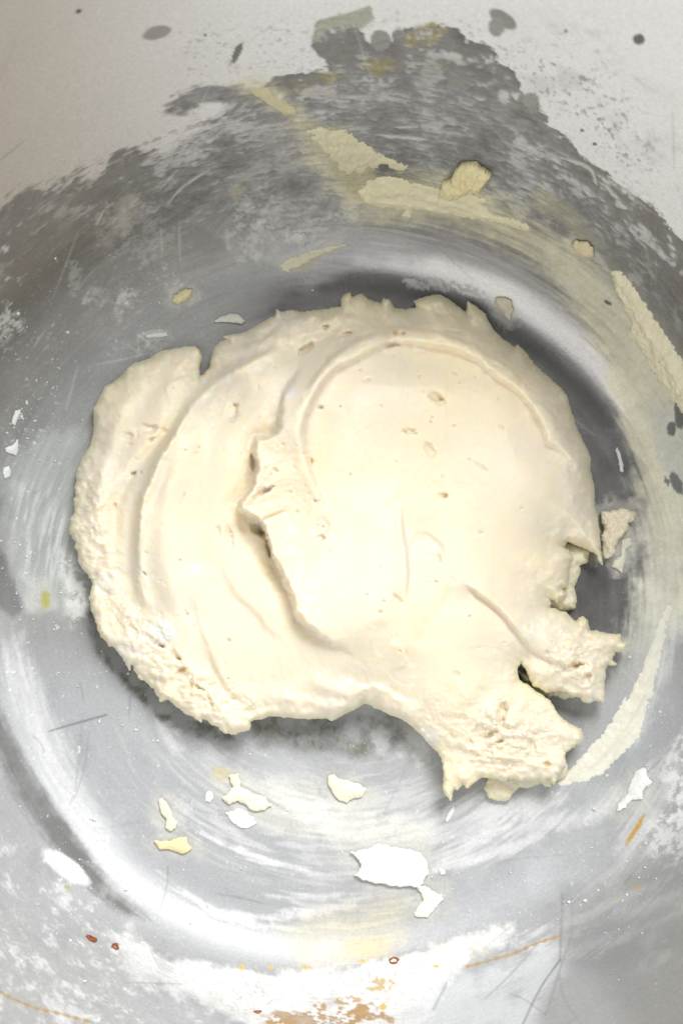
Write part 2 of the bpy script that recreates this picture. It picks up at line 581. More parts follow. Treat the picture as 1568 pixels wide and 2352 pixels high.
# white torn patches on the right wall
for pts in ([(1490, 930), (1560, 920), (1600, 1100), (1568, 1110), (1530, 1080), (1500, 1010)], [(1350, 560), (1380, 580), (1400, 640), (1370, 600)]):
    lay(region(pts, 18, 8) * .7, (.58, .59, .54), 0, .6, .8, .15)
for x, y, a, b, an in ((1560, 945, 12, 38, 0), (1540, 985, 10, 16, 0), (1497, 838, 3, 22, -18), (1395, 695, 10, 4, 30), (1530, 1105, 4, 12, -20), (1552, 1110, 12, 30, -25)):
    lay(spot(x, y, a, b, an, .3), (.16, .17, .16), .3, .5, -1.5)
# 3. pale scuffs of the middle left wall
for x, y, a, b, an, k in ((575, 545, 42, 46, 0, .7), (600, 480, 50, 40, 10, .45), (690, 545, 30, 14, 0, .9), (330, 540, 80, 60, 0, .35), (225, 680, 32, 18, 10, .55),
                          (290, 680, 20, 26, 0, .8), (272, 718, 8, 18, -10, .7), (172, 640, 12, 50, 0, .4), (20, 745, 28, 42, 10, .9), (25, 640, 14, 6, -30, .8), (5, 575, 16, 10, -30, .9),
                          (335, 800, 26, 22, 0, .5), (360, 768, 30, 9, -5, .8), (90, 590, 8, 5, 0, .6), (1290, 640, 60, 18, 35, .3), (1000, 655, 60, 10, 5, .45), (1075, 665, 36, 8, 12, .45)):
    lay(spot(x, y, a, b, an, .9, .45) * k * sm(-.35, .25, n_fin + n_sm), (.55, .56, .55), 0, .7, 1.0, .2)
i3 = region([(150, 560), (420, 500), (560, 520), (520, 700), (200, 800), (150, 700)], 40, 60)
lay(i3 * sm(0, .6, st2 + n_mid) * .3, (.42, .41, .39), .4, .5)
lay(sm(.35, .6, n_fin + .5 * n_sm + .2 * n_mid) * region([(0, 560), (420, 560), (460, 800), (200, 900), (60, 1150), (-20, 1150)], 30, 50) * .35, (.62, .62, .60), 0, .6, .6)
# 4. wet grey-green film and splatter at the left
lay(region([(0, 1080), (60, 1000), (190, 1000), (200, 1250), (190, 1400), (60, 1390), (20, 1260)], 30, 30) * (.5 + .3 * st2), (.56, .60, .58), .15, .35, .3)
lay(region([(30, 1110), (110, 1100), (150, 1200), (150, 1330), (60, 1330)], 16, 20) * sm(-.3, .3, st2) * .6, (.70, .74, .73), 0, .4, .4)
lay(region([(62, 1335), (120, 1328), (126, 1395), (64, 1402)], 14, 12) * .5, (.66, .67, .63), 0, .4, .6)
lay(spot(106, 1372, 12, 22, 0, .5, .6) * .9, (.42, .40, .08), 0, .5)
lay(region([(140, 1270), (175, 1280), (205, 1320), (212, 1430), (170, 1440), (150, 1350)], 22, 14) * sm(-.3, .2, n_sm + .4 * n_fin) * .75, (.72, .73, .71), 0, .7, 1.5, .1)
# dark streaks of the left
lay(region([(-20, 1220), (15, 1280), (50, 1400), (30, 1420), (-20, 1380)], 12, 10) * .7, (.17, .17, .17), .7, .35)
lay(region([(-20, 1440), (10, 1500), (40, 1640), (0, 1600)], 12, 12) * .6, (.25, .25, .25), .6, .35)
# 5. the floor under and below the dough: milky film with whisk marks
fl = sm(.075, .06, np.hypot(P[:, 0], P[:, 1])) * sm(1380, 1600, V)
fl2 = sm(RIM_Z, .02, P[:, 2]) * sm(1380, 1620, V + .25 * (784 - U) * 0)
lay(fl2 * .9, np.array([.43, .44, .455])[None] * (1 + .05 * n_big)[:, None], .12, .42, .2)
wh = fl * sm(1650, 1850, V) * sm(-.1, .65, st2 * .9 + st1 * .5 + .3 * n_mid + .35 * sm(200, 1000, U) * sm(1750, 1850, V))
lay(wh * .7, (.64, .65, .65), 0, .5, .6)
for pts, w_, k in (([(480, 1700), (520, 1780), (640, 1820), (800, 1850)], 26, .5), ([(560, 1800), (700, 1860), (860, 1900), (1010, 1900)], 24, .8), ([(640, 1840), (760, 1900), (830, 1930)], 16, .8),
                   ([(1560, 1700), (1400, 1850), (1200, 1900), (980, 1935)], 16, .7), ([(1220, 1840), (1120, 1880), (1060, 1960), (1000, 1990)], 26, .7),
                   ([(1250, 1920), (1130, 1960), (1000, 2000)], 12, .8), ([(1300, 1830), (1200, 1880), (1110, 1920)], 10, .6), ([(360, 2000), (500, 2100), (640, 2135), (800, 2120)], 5, .8),
                   ([(420, 2085), (520, 2105), (640, 2110), (760, 2095)], 6, .9), ([(390, 1850), (420, 1890), (500, 1930), (560, 1955), (660, 1990), (740, 1995)], 7, .8),
                   ([(450, 1910), (600, 1970), (700, 1985)], 6, .6), ([(620, 2060), (740, 2060), (830, 2030)], 7, .7), ([(640, 2090), (760, 2085), (850, 2060)], 7, .8), ([(360, 1650), (390, 1700), (420, 1740)], 14, .6),
                   ([(20, 1480), (60, 1600), (110, 1700), (150, 1790), (190, 1860), (250, 1960), (290, 2010)], 34, .65), ([(60, 1440), (40, 1500), (70, 1600)], 12, .4), ([(1560, 1430), (1500, 1600), (1440, 1720)], 12, .6),
                   ([(1140, 2170), (1300, 2120), (1450, 2055), (1568, 2000)], 8, .6), ([(1180, 2175), (1300, 2180), (1420, 2160)], 14, .95), ([(1350, 2200), (1440, 2150), (1568, 2090)], 8, .7),
                   ([(1400, 2110), (1480, 2080), (1568, 2050)], 12, .6), ([(1420, 1960), (1500, 1850), (1568, 1740)], 26, .8), ([(1300, 2080), (1420, 1990), (1500, 1920)], 10, .6)):
    lay(stroke(pts, w_, 10, 5 + w_ * .7, 1, 16) * k * (.75 + .4 * st2), (.74, .75, .75), 0, .6, 1.2, .06)
# cream tint over part of the floor smears, tan patch at the bottom
lay(region([(560, 1800), (720, 1800), (1000, 1900), (960, 1960), (800, 1950), (600, 1880)], 30, 40) * .4, (.80, .78, .66), 0, .5)
lay(region([(640, 2130), (760, 2090), (900, 2050), (960, 2080), (920, 2180), (820, 2215), (700, 2225)], 30, 40) * (.45 + .4 * sm(-.2, .5, st2)), (.66, .62, .46), 0, .5)
lay(spot(850, 2180, 60, 24, 0, .6, .6) * .5, (.70, .56, .30), 0, .5)
lay(spot(515, 1780, 30, 16, 30, .7, .6) * .7, (.58, .48, .22), 0, .5)
# shadow just below the dough painted into the floor colour, mottled with olive grime
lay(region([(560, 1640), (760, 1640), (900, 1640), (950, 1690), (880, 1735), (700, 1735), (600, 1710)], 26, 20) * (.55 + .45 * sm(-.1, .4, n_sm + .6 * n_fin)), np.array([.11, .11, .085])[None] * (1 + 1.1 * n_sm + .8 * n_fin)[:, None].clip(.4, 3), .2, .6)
lay(stroke([(205, 1400), (235, 1480), (300, 1550), (370, 1620), (450, 1670), (545, 1695)], 26, 10, 12, 1) * (.45 + .5 * sm(-.3, .3, n_sm)), (.12, .12, .10), .2, .6)  # contact shadow along the dough's lower left edge, painted dark
lay(region([(840, 1640), (960, 1690), (1010, 1750), (960, 1770), (860, 1720)], 14, 14) * sm(-.2, .5, n_sm + n_mid) * .6, (.70, .72, .72), 0, .6)
lay(stroke([(-20, 1600), (10, 1700), (50, 1790), (110, 1880), (190, 1985), (250, 2060), (330, 2110)], 28, 8, 16, 1, 10) * .95, (.15, .15, .145), .05, .7)  # shaded turn of the near-left fillet, painted as a dark band
# 6. near wall: flour crust, brown scorched bits, sparkle
low = region([(255, 2135), (300, 2150), (350, 2185), (450, 2215), (540, 2228), (700, 2236), (810, 2222), (880, 2195), (960, 2180), (1040, 2160), (1120, 2130), (1180, 2120), (1190, 2165), (1090, 2205),
              (1040, 2230), (1000, 2300), (960, 2360), (940, 2500), (500, 2500), (560, 2350), (440, 2290), (300, 2260), (285, 2215)], 24, 12, 6)
lay(low * (.86 + .3 * n_mid), np.array([.80, .80, .79])[None] * (1 + .10 * n_sm + .06 * n_fin)[:, None], 0, .8, 5)
lay(low * sm(.30, .42, n_fin + .4 * n_mid) * .6, (.50, .47, .40), 0, .7, -2)
lay(region([(980, 2170), (1100, 2160), (1150, 2190), (1000, 2240)], 20, 20) * .5, (.82, .80, .68), 0, .7, 1)
low2 = region([(-300, 1850), (0, 1900), (110, 2000), (240, 2080), (300, 2130), (300, 2220), (440, 2300), (560, 2360), (560, 2900), (-600, 2900)], 20, 40)
lay(low2 * .6, (.56, .57, .58), .3, .45, .2, .08)
lay(low2 * sm(-.05, .5, n_sm * .8 + .5 * n_mid + .5 * n_fin) * .85, (.74, .75, .77), 0, .6, 2)
low3 = region([(940, 2300), (1090, 2220), (1290, 2160), (1290, 2220), (1200, 2400), (1100, 2800), (800, 2800)], 16, 30)
lay(low3 * .75, (.72, .74, .77), .1, .4, .3)
spk = region([(1568, 1690), (1700, 1690), (1800, 2080), (1568, 2010), (1500, 1960), (1500, 1880)], 30, 30)
lay(spk * sm(-.2, .25, n_sm + .5 * n_fin + .3 * n_mid) * .9, (.82, .83, .84), 0, .6, 2.5)
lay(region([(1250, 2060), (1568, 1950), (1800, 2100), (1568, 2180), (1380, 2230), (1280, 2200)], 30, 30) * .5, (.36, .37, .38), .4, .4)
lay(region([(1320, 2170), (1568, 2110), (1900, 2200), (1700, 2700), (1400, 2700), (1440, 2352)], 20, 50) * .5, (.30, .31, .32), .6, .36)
brown = region([(610, 2352), (640, 2335), (700, 2335), (715, 2305), (760, 2300), (790, 2320), (850, 2310), (900, 2345), (900, 2480), (600, 2480)], 24, 5)
lay(brown * sm(-.12, .06, n_sm + .4 * n_fin + .5 * n_mid), (.42, .27, .12), 0, .7, 2, .3)
lay(spot(870, 2262, 34, 14, 0, .8, .3) * sm(-.2, .1, n_fin + n_sm), (.52, .40, .20), 0, .7, 2, .2)
lay(spot(795, 2300, 30, 10, 0, .8, .3) * sm(-.2, .1, n_fin + n_sm), (.46, .33, .17), 0, .7, 2, .2)
for x, y, a, b, an in ((833, 2210, 8, 5, 0), (1000, 2220, 7, 3, 0), (554, 2222, 9, 6, 0), (620, 2222, 8, 4, 0), (705, 2222, 12, 4, 0), (880, 2315, 9, 9, 0)):
    lay(spot(x, y, a, b, an, .5), (.62, .48, .16), 0, .7, .5)
# dotted brown drips
for pts in ([(0, 2278), (30, 2295), (80, 2315), (140, 2330), (210, 2348)], [(1073, 2220), (1130, 2205), (1185, 2188), (1230, 2168), (1285, 2150)]):
    p = smooth_line(pts)
    i = near((p[:, 0].min(), p[:, 1].min(), p[:, 0].max(), p[:, 1].max()), 20)
    d, s, tt = line_dist(U[i], V[i], p)
    m = np.zeros(nv)
    m[i] = sm(2.2, -.5, d - 2.0 - 1.5 * np.cos(tt * 60)) * .9
    lay(m, (.45, .30, .10), 0, .5, .8)
for pts, w_ in (([(1482, 1865), (1466, 1895), (1446, 1925), (1434, 1945)], 6), ([(1450, 2042), (1470, 2033)], 3), ([(1410, 2068), (1418, 2063)], 3)):
    lay(stroke(pts, w_, 4, 2), (.52, .34, .08), 0, .5, .8)
# specular highlight low left, painted into the colour, a greasy droplet by it
lay(spot(152, 1992, 62, 22, 36, .1, .2), (.80, .82, .84), 0, .25, 2)
lay(spot(155, 2038, 8, 4, 20, .2), (.42, .38, .06), 0, .5, .5)
# scratches: fine dark and fine bright lines
for pts, w_, c, k in (([(115, 1679), (180, 1660), (245, 1642)], 1.2, .06, .9), ([(1291, 2055), (1288, 2130), (1285, 2205)], 1.2, .15, .7), ([(1285, 2205), (1240, 2270), (1200, 2352)], 1.4, .08, .8),
                      ([(1312, 2060), (1310, 2150), (1290, 2210), (1250, 2340)], 2.2, .32, .6), ([(1026, 2258), (1010, 2290), (995, 2320)], 1.2, .12, .7), ([(1240, 2160), (1170, 2240), (1115, 2292)], 1.8, .35, .6),
                      ([(1285, 2240), (1292, 2290), (1325, 2340)], 1.1, .25, .6), ([(1172, 2282), (1210, 2300), (1250, 2330)], 1.1, .25, .6), ([(190, 1640), (175, 1800), (160, 1850)], 2.2, .30, .4),
                      ([(205, 1680), (195, 1760), (170, 1840)], 2, .30, .4), ([(385, 1990), (384, 2030), (370, 2085)], 1.6, .22, .6), ([(230, 1905), (310, 1890), (320, 1885)], 1.3, .3, .5), ([(200, 2000), (270, 2065), (350, 2115)], 1.6, .22, .6),
                      ([(76, 1690), (95, 1710), (102, 1730)], 1.3, .2, .6), ([(1110, 2180), (1200, 2110), (1290, 2060)], 1.2, .35, .5), ([(0, 640), (60, 560), (110, 410)], 1.5, .3, .3)):
    lay(stroke(pts, w_, 1.5, 1.2, 0) * k, (c, c, c), .3, .5, -.5)
for pts, w_ in (([(145, 410), (200, 330), (272, 262)], 2.2), ([(365, 440), (385, 415), (405, 395)], 2), ([(385, 470), (420, 430), (480, 390)], 3), ([(370, 520), (373, 590)], 1), ([(412, 512), (414, 600)], 1.5),
                ([(240, 480), (220, 520)], 3), ([(385, 330), (416, 320)], 2), ([(860, 310), (980, 320)], 4), ([(905, 293), (960, 292)], 3), ([(1280, 360), (1350, 385), (1370, 425)], 4)):
    lay(stroke(pts, w_, 2, 1.5) * .75, (.62, .61, .58), 0, .5, .6)
# thin greasy haloes round the stuck scraps
for x, y, a, b, an in ((800, 1815, 70, 36, 20), (575, 1835, 90, 48, 25), (385, 1872, 34, 50, -15), (402, 1944, 70, 24, 5), (900, 1990, 120, 62, 0), (985, 2075, 50, 50, 0), (1450, 1820, 40, 70, 35), (418, 680, 40, 22, -10), (1158, 710, 30, 40, -20), (1432, 1270, 30, 60, 15), (1412, 1215, 60, 70, 0)):
    lay(spot(x, y, a, b, an, .5, .5) * (.45 + .35 * n_mid + .3 * st2), (.62, .61, .54), 0, .5, .5)
# countless faint scratches from spoons and whisk
for k in range(110):
    cx, cy = rng.uniform(0, 1568), rng.uniform(0, 2352)
    if 620 < cy < 1400 and 300 < cx < 1300:
        continue
    a0 = math.atan2(cy - 1370, cx - 760) + math.pi / 2 + rng.normal() * .45
    ln = rng.uniform(18, 90)
    c_ = .16 if rng.random() < .35 else .66
    lay(stroke([(cx - ln * math.cos(a0), cy - ln * math.sin(a0)), (cx, cy + rng.normal() * 3), (cx + ln * math.cos(a0), cy + ln * math.sin(a0))], rng.uniform(.8, 1.5), 1, 1.1, 1) * rng.uniform(.2, .6), (c_, c_, c_), .4, .4, 0)
# soft old water stains
lay(sm(.05, .5, n_mid + .5 * n_big) * fl2 * .35, (.54, .55, .57), .1, .45)
lay(sm(.1, .6, -n_mid + .4 * n_h0) * fl2 * .3, (.29, .29, .305), .25, .42)
# overall life: droplet dust
dust = sm(.56, .66, n_fin + .3 * n_sm) * sm(1200, 1500, V) * (.7 - .3 * sm(.4, -.4, n_big))
lay(dust * .8, (.80, .80, .79), 0, .7, 1)
dust = sm(.60, .70, n_fin + .3 * n_sm + .2 * st1) * sm(500, 0, U) * sm(700, 900, V)
lay(dust * .9, (.80, .80, .79), 0, .7, 1)

P2 = P + Nn * (hgt * 6e-5 * sm(RIM_Z, RIM_Z - .02, P[:, 2]))[:, None]
nr = len(ss)
i0 = (1 + np.arange(nr - 1)[:, None] * NT + np.arange(NT)[None, :]).ravel()
i1 = (1 + np.arange(nr - 1)[:, None] * NT + (np.arange(NT)[None, :] + 1) % NT).ravel()
quads = np.stack([i0, i0 + NT, i1 + NT, i1], 1)
tri = np.stack([np.zeros(NT, int), 1 + np.arange(NT), 1 + (np.arange(NT) + 1) % NT], 1)
me = raw_mesh('mixing_bowl', P2, np.concatenate([tri.ravel(), quads.ravel()]), np.concatenate([np.full(NT, 3), np.full(len(quads), 4)]))
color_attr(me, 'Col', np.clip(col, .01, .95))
color_attr(me, 'Surf', np.stack([np.clip(met, 0, 1), np.clip(rou, .12, 1), np.zeros(nv)], 1))
bowl = link('mixing_bowl', me, mb)
tag(bowl, 'worn grey steel mixing bowl smeared with flour and butter, holding the dough', 'bowl')


def lathe(name, prof, mat, parent, n=180):
    co, f = [], []
    for r, z in prof:
        for k in range(n):
            a = 2 * math.pi * k / n
            co.append((r * math.cos(a), r * math.sin(a), z))
    for j in range(len(prof) - 1):
        for k in range(n):
            f += [j * n + k, j * n + (k + 1) % n, (j + 1) * n + (k + 1) % n, (j + 1) * n + k]
    return link(name, raw_mesh(name, np.array(co), f, np.full(len(f) // 4, 4)), mat, parent)


rt = prof_r[-1]
lathe('outer_shell', [(0.001, -.0012), (R_FLOOR, -.0012)] + [(R_FLOOR + (R_FIL + .0012) * math.sin(a), R_FIL - (R_FIL + .0012) * math.cos(a)) for a in np.linspace(.1, WALL_A, 10)] + [(rt + .0010, RIM_Z)], ms, bowl)
lathe('rim', [(rt + .0003 + .0022 + .0022 * math.cos(a), RIM_Z + .001 + .0022 * math.sin(a)) for a in np.linspace(math.pi, -math.pi, 17)], ms, bowl)

#@@DOUGH
# ------------------------------------------------------------------ the dough
OUT = [(172, 1175), (172, 1118), (177, 1073), (190, 1048), (207, 1023), (215, 988), (216, 958), (215, 938), (227, 913), (240, 888), (257, 880), (280, 863), (295, 843), (310, 833), (340, 823),
       (370, 808), (400, 800), (425, 795), (448, 794), (460, 805), (464, 823), (457, 848), (460, 862), (467, 860), (480, 845), (484, 823), (492, 798), (505, 786), (520, 780), (512, 773), (530, 769),
       (555, 765), (570, 757), (600, 740), (630, 725), (636, 711), (646, 715), (672, 710), (700, 717), (750, 710), (780, 702), (786, 680), (804, 671), (808, 682), (829, 675), (849, 690), (874, 697),
       (880, 684), (893, 686), (900, 700), (906, 708), (929, 710), (954, 706), (950, 690), (979, 679), (1011, 677), (1034, 690), (1059, 706), (1069, 718), (1073, 692), (1094, 703), (1114, 720),
       (1121, 738), (1134, 758), (1154, 778), (1179, 797), (1189, 790), (1209, 811), (1229, 838), (1259, 865), (1284, 888), (1301, 908), (1309, 938), (1324, 978), (1339, 1013), (1353, 1048),
       (1356, 1088), (1364, 1123), (1364, 1158), (1371, 1190), (1376, 1230), (1380, 1262), (1383, 1298), (1374, 1290), (1369, 1276), (1349, 1263), (1319, 1253), (1303, 1246), (1294, 1256), (1306, 1263), (1314, 1281),
       (1306, 1311), (1305, 1346), (1290, 1351), (1306, 1366), (1294, 1377), (1279, 1386), (1264, 1378), (1262, 1396), (1285, 1402), (1299, 1404), (1321, 1427), (1328, 1418), (1336, 1412), (1352, 1426), (1355, 1446),
       (1375, 1451), (1394, 1454), (1423, 1457), (1427, 1473), (1444, 1479), (1434, 1493), (1414, 1499), (1406, 1513), (1413, 1526), (1395, 1529), (1387, 1556), (1389, 1576), (1384, 1613), (1366, 1610), (1349, 1616),
       (1325, 1604), (1300, 1592), (1284, 1588), (1254, 1591), (1240, 1582), (1224, 1577), (1216, 1562), (1209, 1547), (1206, 1536), (1196, 1524), (1188, 1532), (1193, 1562), (1210, 1572), (1234, 1590), (1249, 1600), (1264, 1612),
       (1275, 1628), (1284, 1641), (1300, 1655), (1314, 1666), (1334, 1672), (1341, 1696), (1332, 1708), (1319, 1718), (1296, 1726), (1299, 1763), (1290, 1766), (1276, 1794), (1271, 1806), (1262, 1792), (1252, 1795), (1234, 1790), (1209, 1795), (1180, 1790),
       (1150, 1792), (1120, 1785), (1104, 1789), (1084, 1801), (1071, 1810), (1062, 1801), (1049, 1816), (1042, 1812), (1034, 1839), (1021, 1824), (1015, 1804), (1019, 1774), (1014, 1741), (984, 1706), (954, 1676),
       (924, 1656), (884, 1636), (839, 1617), (816, 1630), (784, 1645), (760, 1656), (750, 1649), (710, 1652), (675, 1650), (620, 1646), (600, 1654), (575, 1660), (572, 1678), (556, 1680), (542, 1691), (520, 1685), (500, 1674),
       (465, 1652), (464, 1662), (450, 1652), (415, 1628), (385, 1606), (370, 1610), (352, 1581), (320, 1556), (302, 1530), (298, 1538), (275, 1501), (235, 1466), (220, 1438), (210, 1396), (206, 1371), (212, 1331), (192, 1311),
       (180, 1280), (175, 1262), (172, 1241), (160, 1216), (165, 1191)]
SHELF = [(1280, 1240), (1330, 1250), (1352, 1262), (1349, 1290), (1332, 1300), (1326, 1325), (1318, 1346), (1324, 1375), (1318, 1398), (1290, 1404), (1250, 1420), (1180, 1300)]
SHELF2 = [(1100, 1740), (1290, 1720), (1304, 1768), (1290, 1790), (1270, 1796), (1262, 1810), (1240, 1800), (1209, 1812), (1192, 1808), (1172, 1830), (1158, 1843), (1140, 1838), (1118, 1832), (1112, 1812), (1120, 1790)]
SHELF3 = [(1190, 1540), (1240, 1560), (1300, 1580), (1330, 1595), (1312, 1604), (1296, 1608), (1280, 1600), (1262, 1602), (1240, 1592), (1215, 1582), (1200, 1566)]
UNI = 1.0e-4                                         # metres of height for one unit


def rough_zone(x, y):
    """0 smooth, 1 torn and crumbly"""
    g = lambda cx, cy, s: np.exp(-((x - cx) ** 2 + (y - cy) ** 2) / (2 * s * s))
    d, s, t_ = line_dist(x, y, [(165, 1100), (185, 1250), (230, 1400), (330, 1520), (440, 1600), (545, 1650)])
    z = .9 * sm(95, 25, d) + g(1170, 1730, 90) + g(1355, 1510, 70) + .5 * g(1300, 1660, 60) + .35 * g(650, 1100, 70) + .4 * g(240, 1150, 60)
    z = z + .5 * g(770, 740, 70) + .4 * g(1290, 1350, 60) + .35 * g(980, 1690, 70)
    return np.clip(z, 0, 1)


def out_sd(x, y):
    return poly_sd(x, y, OUT) + (1.0 + 5 * rough_zone(x, y)) * f2(x / 14, y / 14, 3, .6, 3) + 1.5 * f2(x / 40, y / 40, 2, .5, 4) + 1.8 * f2(x / 8, y / 8, 2, .6, 8)


def step_line(x, y, pts, h, sharp=3., decay=60., back=0., ends=.12, wob=2.0):
    """height that rises by h on the right of the line and fades away from it, with a hollow `back` just on the left"""
    p = smooth_line(pts, 3)
    pad = decay * 3 + 40
    m = (x > p[:, 0].min() - pad) & (x < p[:, 0].max() + pad) & (y > p[:, 1].min() - pad) & (y < p[:, 1].max() + pad)
    o = np.zeros(x.shape)
    xx, yy = x[m], y[m]
    d, s, t_ = line_dist(xx + wob * f2(xx / 16, yy / 16, 3, .6, 5), yy + wob * f2(xx / 16, yy / 16, 3, .6, 6), p)
    sd = d * s
    LL = max(np.hypot(*np.diff(p, axis=0).T).sum() * ends, 8)
    e = 1.0
    for q0, q1 in ((p[0], p[1]), (p[-1], p[-2])):
        tg = (q0 - q1) / np.hypot(*(q0 - q1))
        de = np.hypot(xx - q0[0], yy - q0[1])
        al = np.maximum((xx - q0[0]) * tg[0] + (yy - q0[1]) * tg[1], 0) * (de < LL * 6)
        e = e * (1 - np.exp(-(de / LL) ** 2)) * np.exp(-(al / (.6 * LL)) ** 2)
    up = .5 * (1 + np.tanh(sd / sharp)) * np.exp(-np.maximum(sd, 0) / decay)
    o[m] = e * (h * up - back * np.exp(-np.abs(np.minimum(sd + sharp, 0)) / (sharp * 4)) * .5 * (1 - np.tanh(sd / sharp)))
    return o


def ridge(x, y, pts, h, w_, ends=.1):
    p = smooth_line(pts, 3)
    pad = w_ * 3.2
    m = (x > p[:, 0].min() - pad) & (x < p[:, 0].max() + pad) & (y > p[:, 1].min() - pad) & (y < p[:, 1].max() + pad)
    o = np.zeros(x.shape)
    d, s, t_ = line_dist(x[m], y[m], p)
    o[m] = h * np.exp(-(d / w_) ** 2) * sm(-.001, ends, t_) * sm(-.001, ends, 1 - t_)
    return o


def pit(x, y, cx, cy, a, b, ang, dep, lop=.6):
    c, s = math.cos(math.radians(ang)), math.sin(math.radians(ang))
    o = np.zeros(x.shape)
    r0 = max(a, b) * 2
    m = (abs(x - cx) < r0) & (abs(y - cy) < r0)
    xx, yy = x[m], y[m]
    dx, dy = xx - cx, yy - cy
    px, py = (dx * c + dy * s) / a, (-dx * s + dy * c) / b
    q = np.hypot(px, py) + .35 * f2(xx / 7, yy / 7, 3, .6, cx)
    lop = .95 if lop == .6 else lop
    o[m] = -dep * sm(1.1, .45, q) * np.clip(1 + lop * px * 1.2, 0, 2)
    return o


CP = np.array([(230, 950, 95), (260, 1200, 95), (330, 900, 100), (420, 850, 95), (240, 1380, 85), (450, 1050, 150), (400, 1250, 140), (420, 1450, 120), (600, 900, 135), (560, 1300, 130), (600, 1500, 140), (500, 1620, 80), (700, 1620, 105),
               (860, 720, 120), (700, 760, 130), (1000, 720, 135), (1180, 860, 160), (1290, 1000, 150), (900, 950, 180), (900, 1200, 180), (1150, 1150, 175), (800, 1400, 180), (1000, 1400, 170), (1250, 1250, 150), (1100, 1560, 150),
               (1200, 1430, 165), (1370, 1500, 110), (1360, 1590, 85), (1150, 1640, 120), (1150, 1740, 85), (1300, 1690, 70), (900, 1590, 130), (1030, 1800, 45), (1370, 1230, 110), (1290, 1380, 110)], float)

RID_A = [(655, 778), (645, 795), (590, 823), (540, 848), (500, 868), (465, 898), (425, 948), (395, 1003), (365, 1053), (345, 1103), (325, 1153), (318, 1226), (314, 1301), (325, 1360), (350, 1410)]
VAL_B = [(700, 798), (695, 830), (678, 870), (652, 905), (648, 935), (645, 950), (640, 980), (622, 1000), (588, 1008), (584, 1035), (590, 1060), (585, 1095), (575, 1125), (550, 1158), (556, 1172), (572, 1181),
         (595, 1198), (610, 1220), (622, 1266), (645, 1321), (667, 1363), (677, 1406), (692, 1426), (715, 1448), (750, 1471), (784, 1488), (809, 1503), (822, 1524)]
RIM_C = [(755, 1200), (740, 1150), (722, 1110), (708, 1060), (697, 1010), (699, 968), (716, 925), (735, 890), (750, 868), (784, 840), (814, 826), (859, 803), (894, 788), (934, 788), (994, 793), (1044, 805), (1094, 825),
         (1124, 853), (1174, 888), (1214, 928), (1244, 973), (1256, 1013), (1284, 1033), (1318, 1070), (1342, 1120), (1350, 1170)]


_rb = np.random.default_rng(21)
BUBBLES = []
for _cx, _cy, _s, _n in ((540, 950, 60, 12), (320, 1010, 60, 10), (1000, 950, 130, 14), (720, 1150, 60, 14), (860, 760, 120, 14), (1120, 1130, 120, 8), (350, 1400, 60, 14), (480, 1520, 70, 10), (640, 1060, 30, 10), (1010, 1480, 160, 10), (1220, 1500, 60, 8)):
    for _ in range(_n):
        _r = 2.5 + 3.5 * _rb.random() ** 2
        BUBBLES.append((_cx + _s * _rb.normal(), _cy + _s * _rb.normal(), _r * (1 + _rb.random()), _r, _rb.uniform(-40, 40), 2.5 + 4 * _rb.random()))


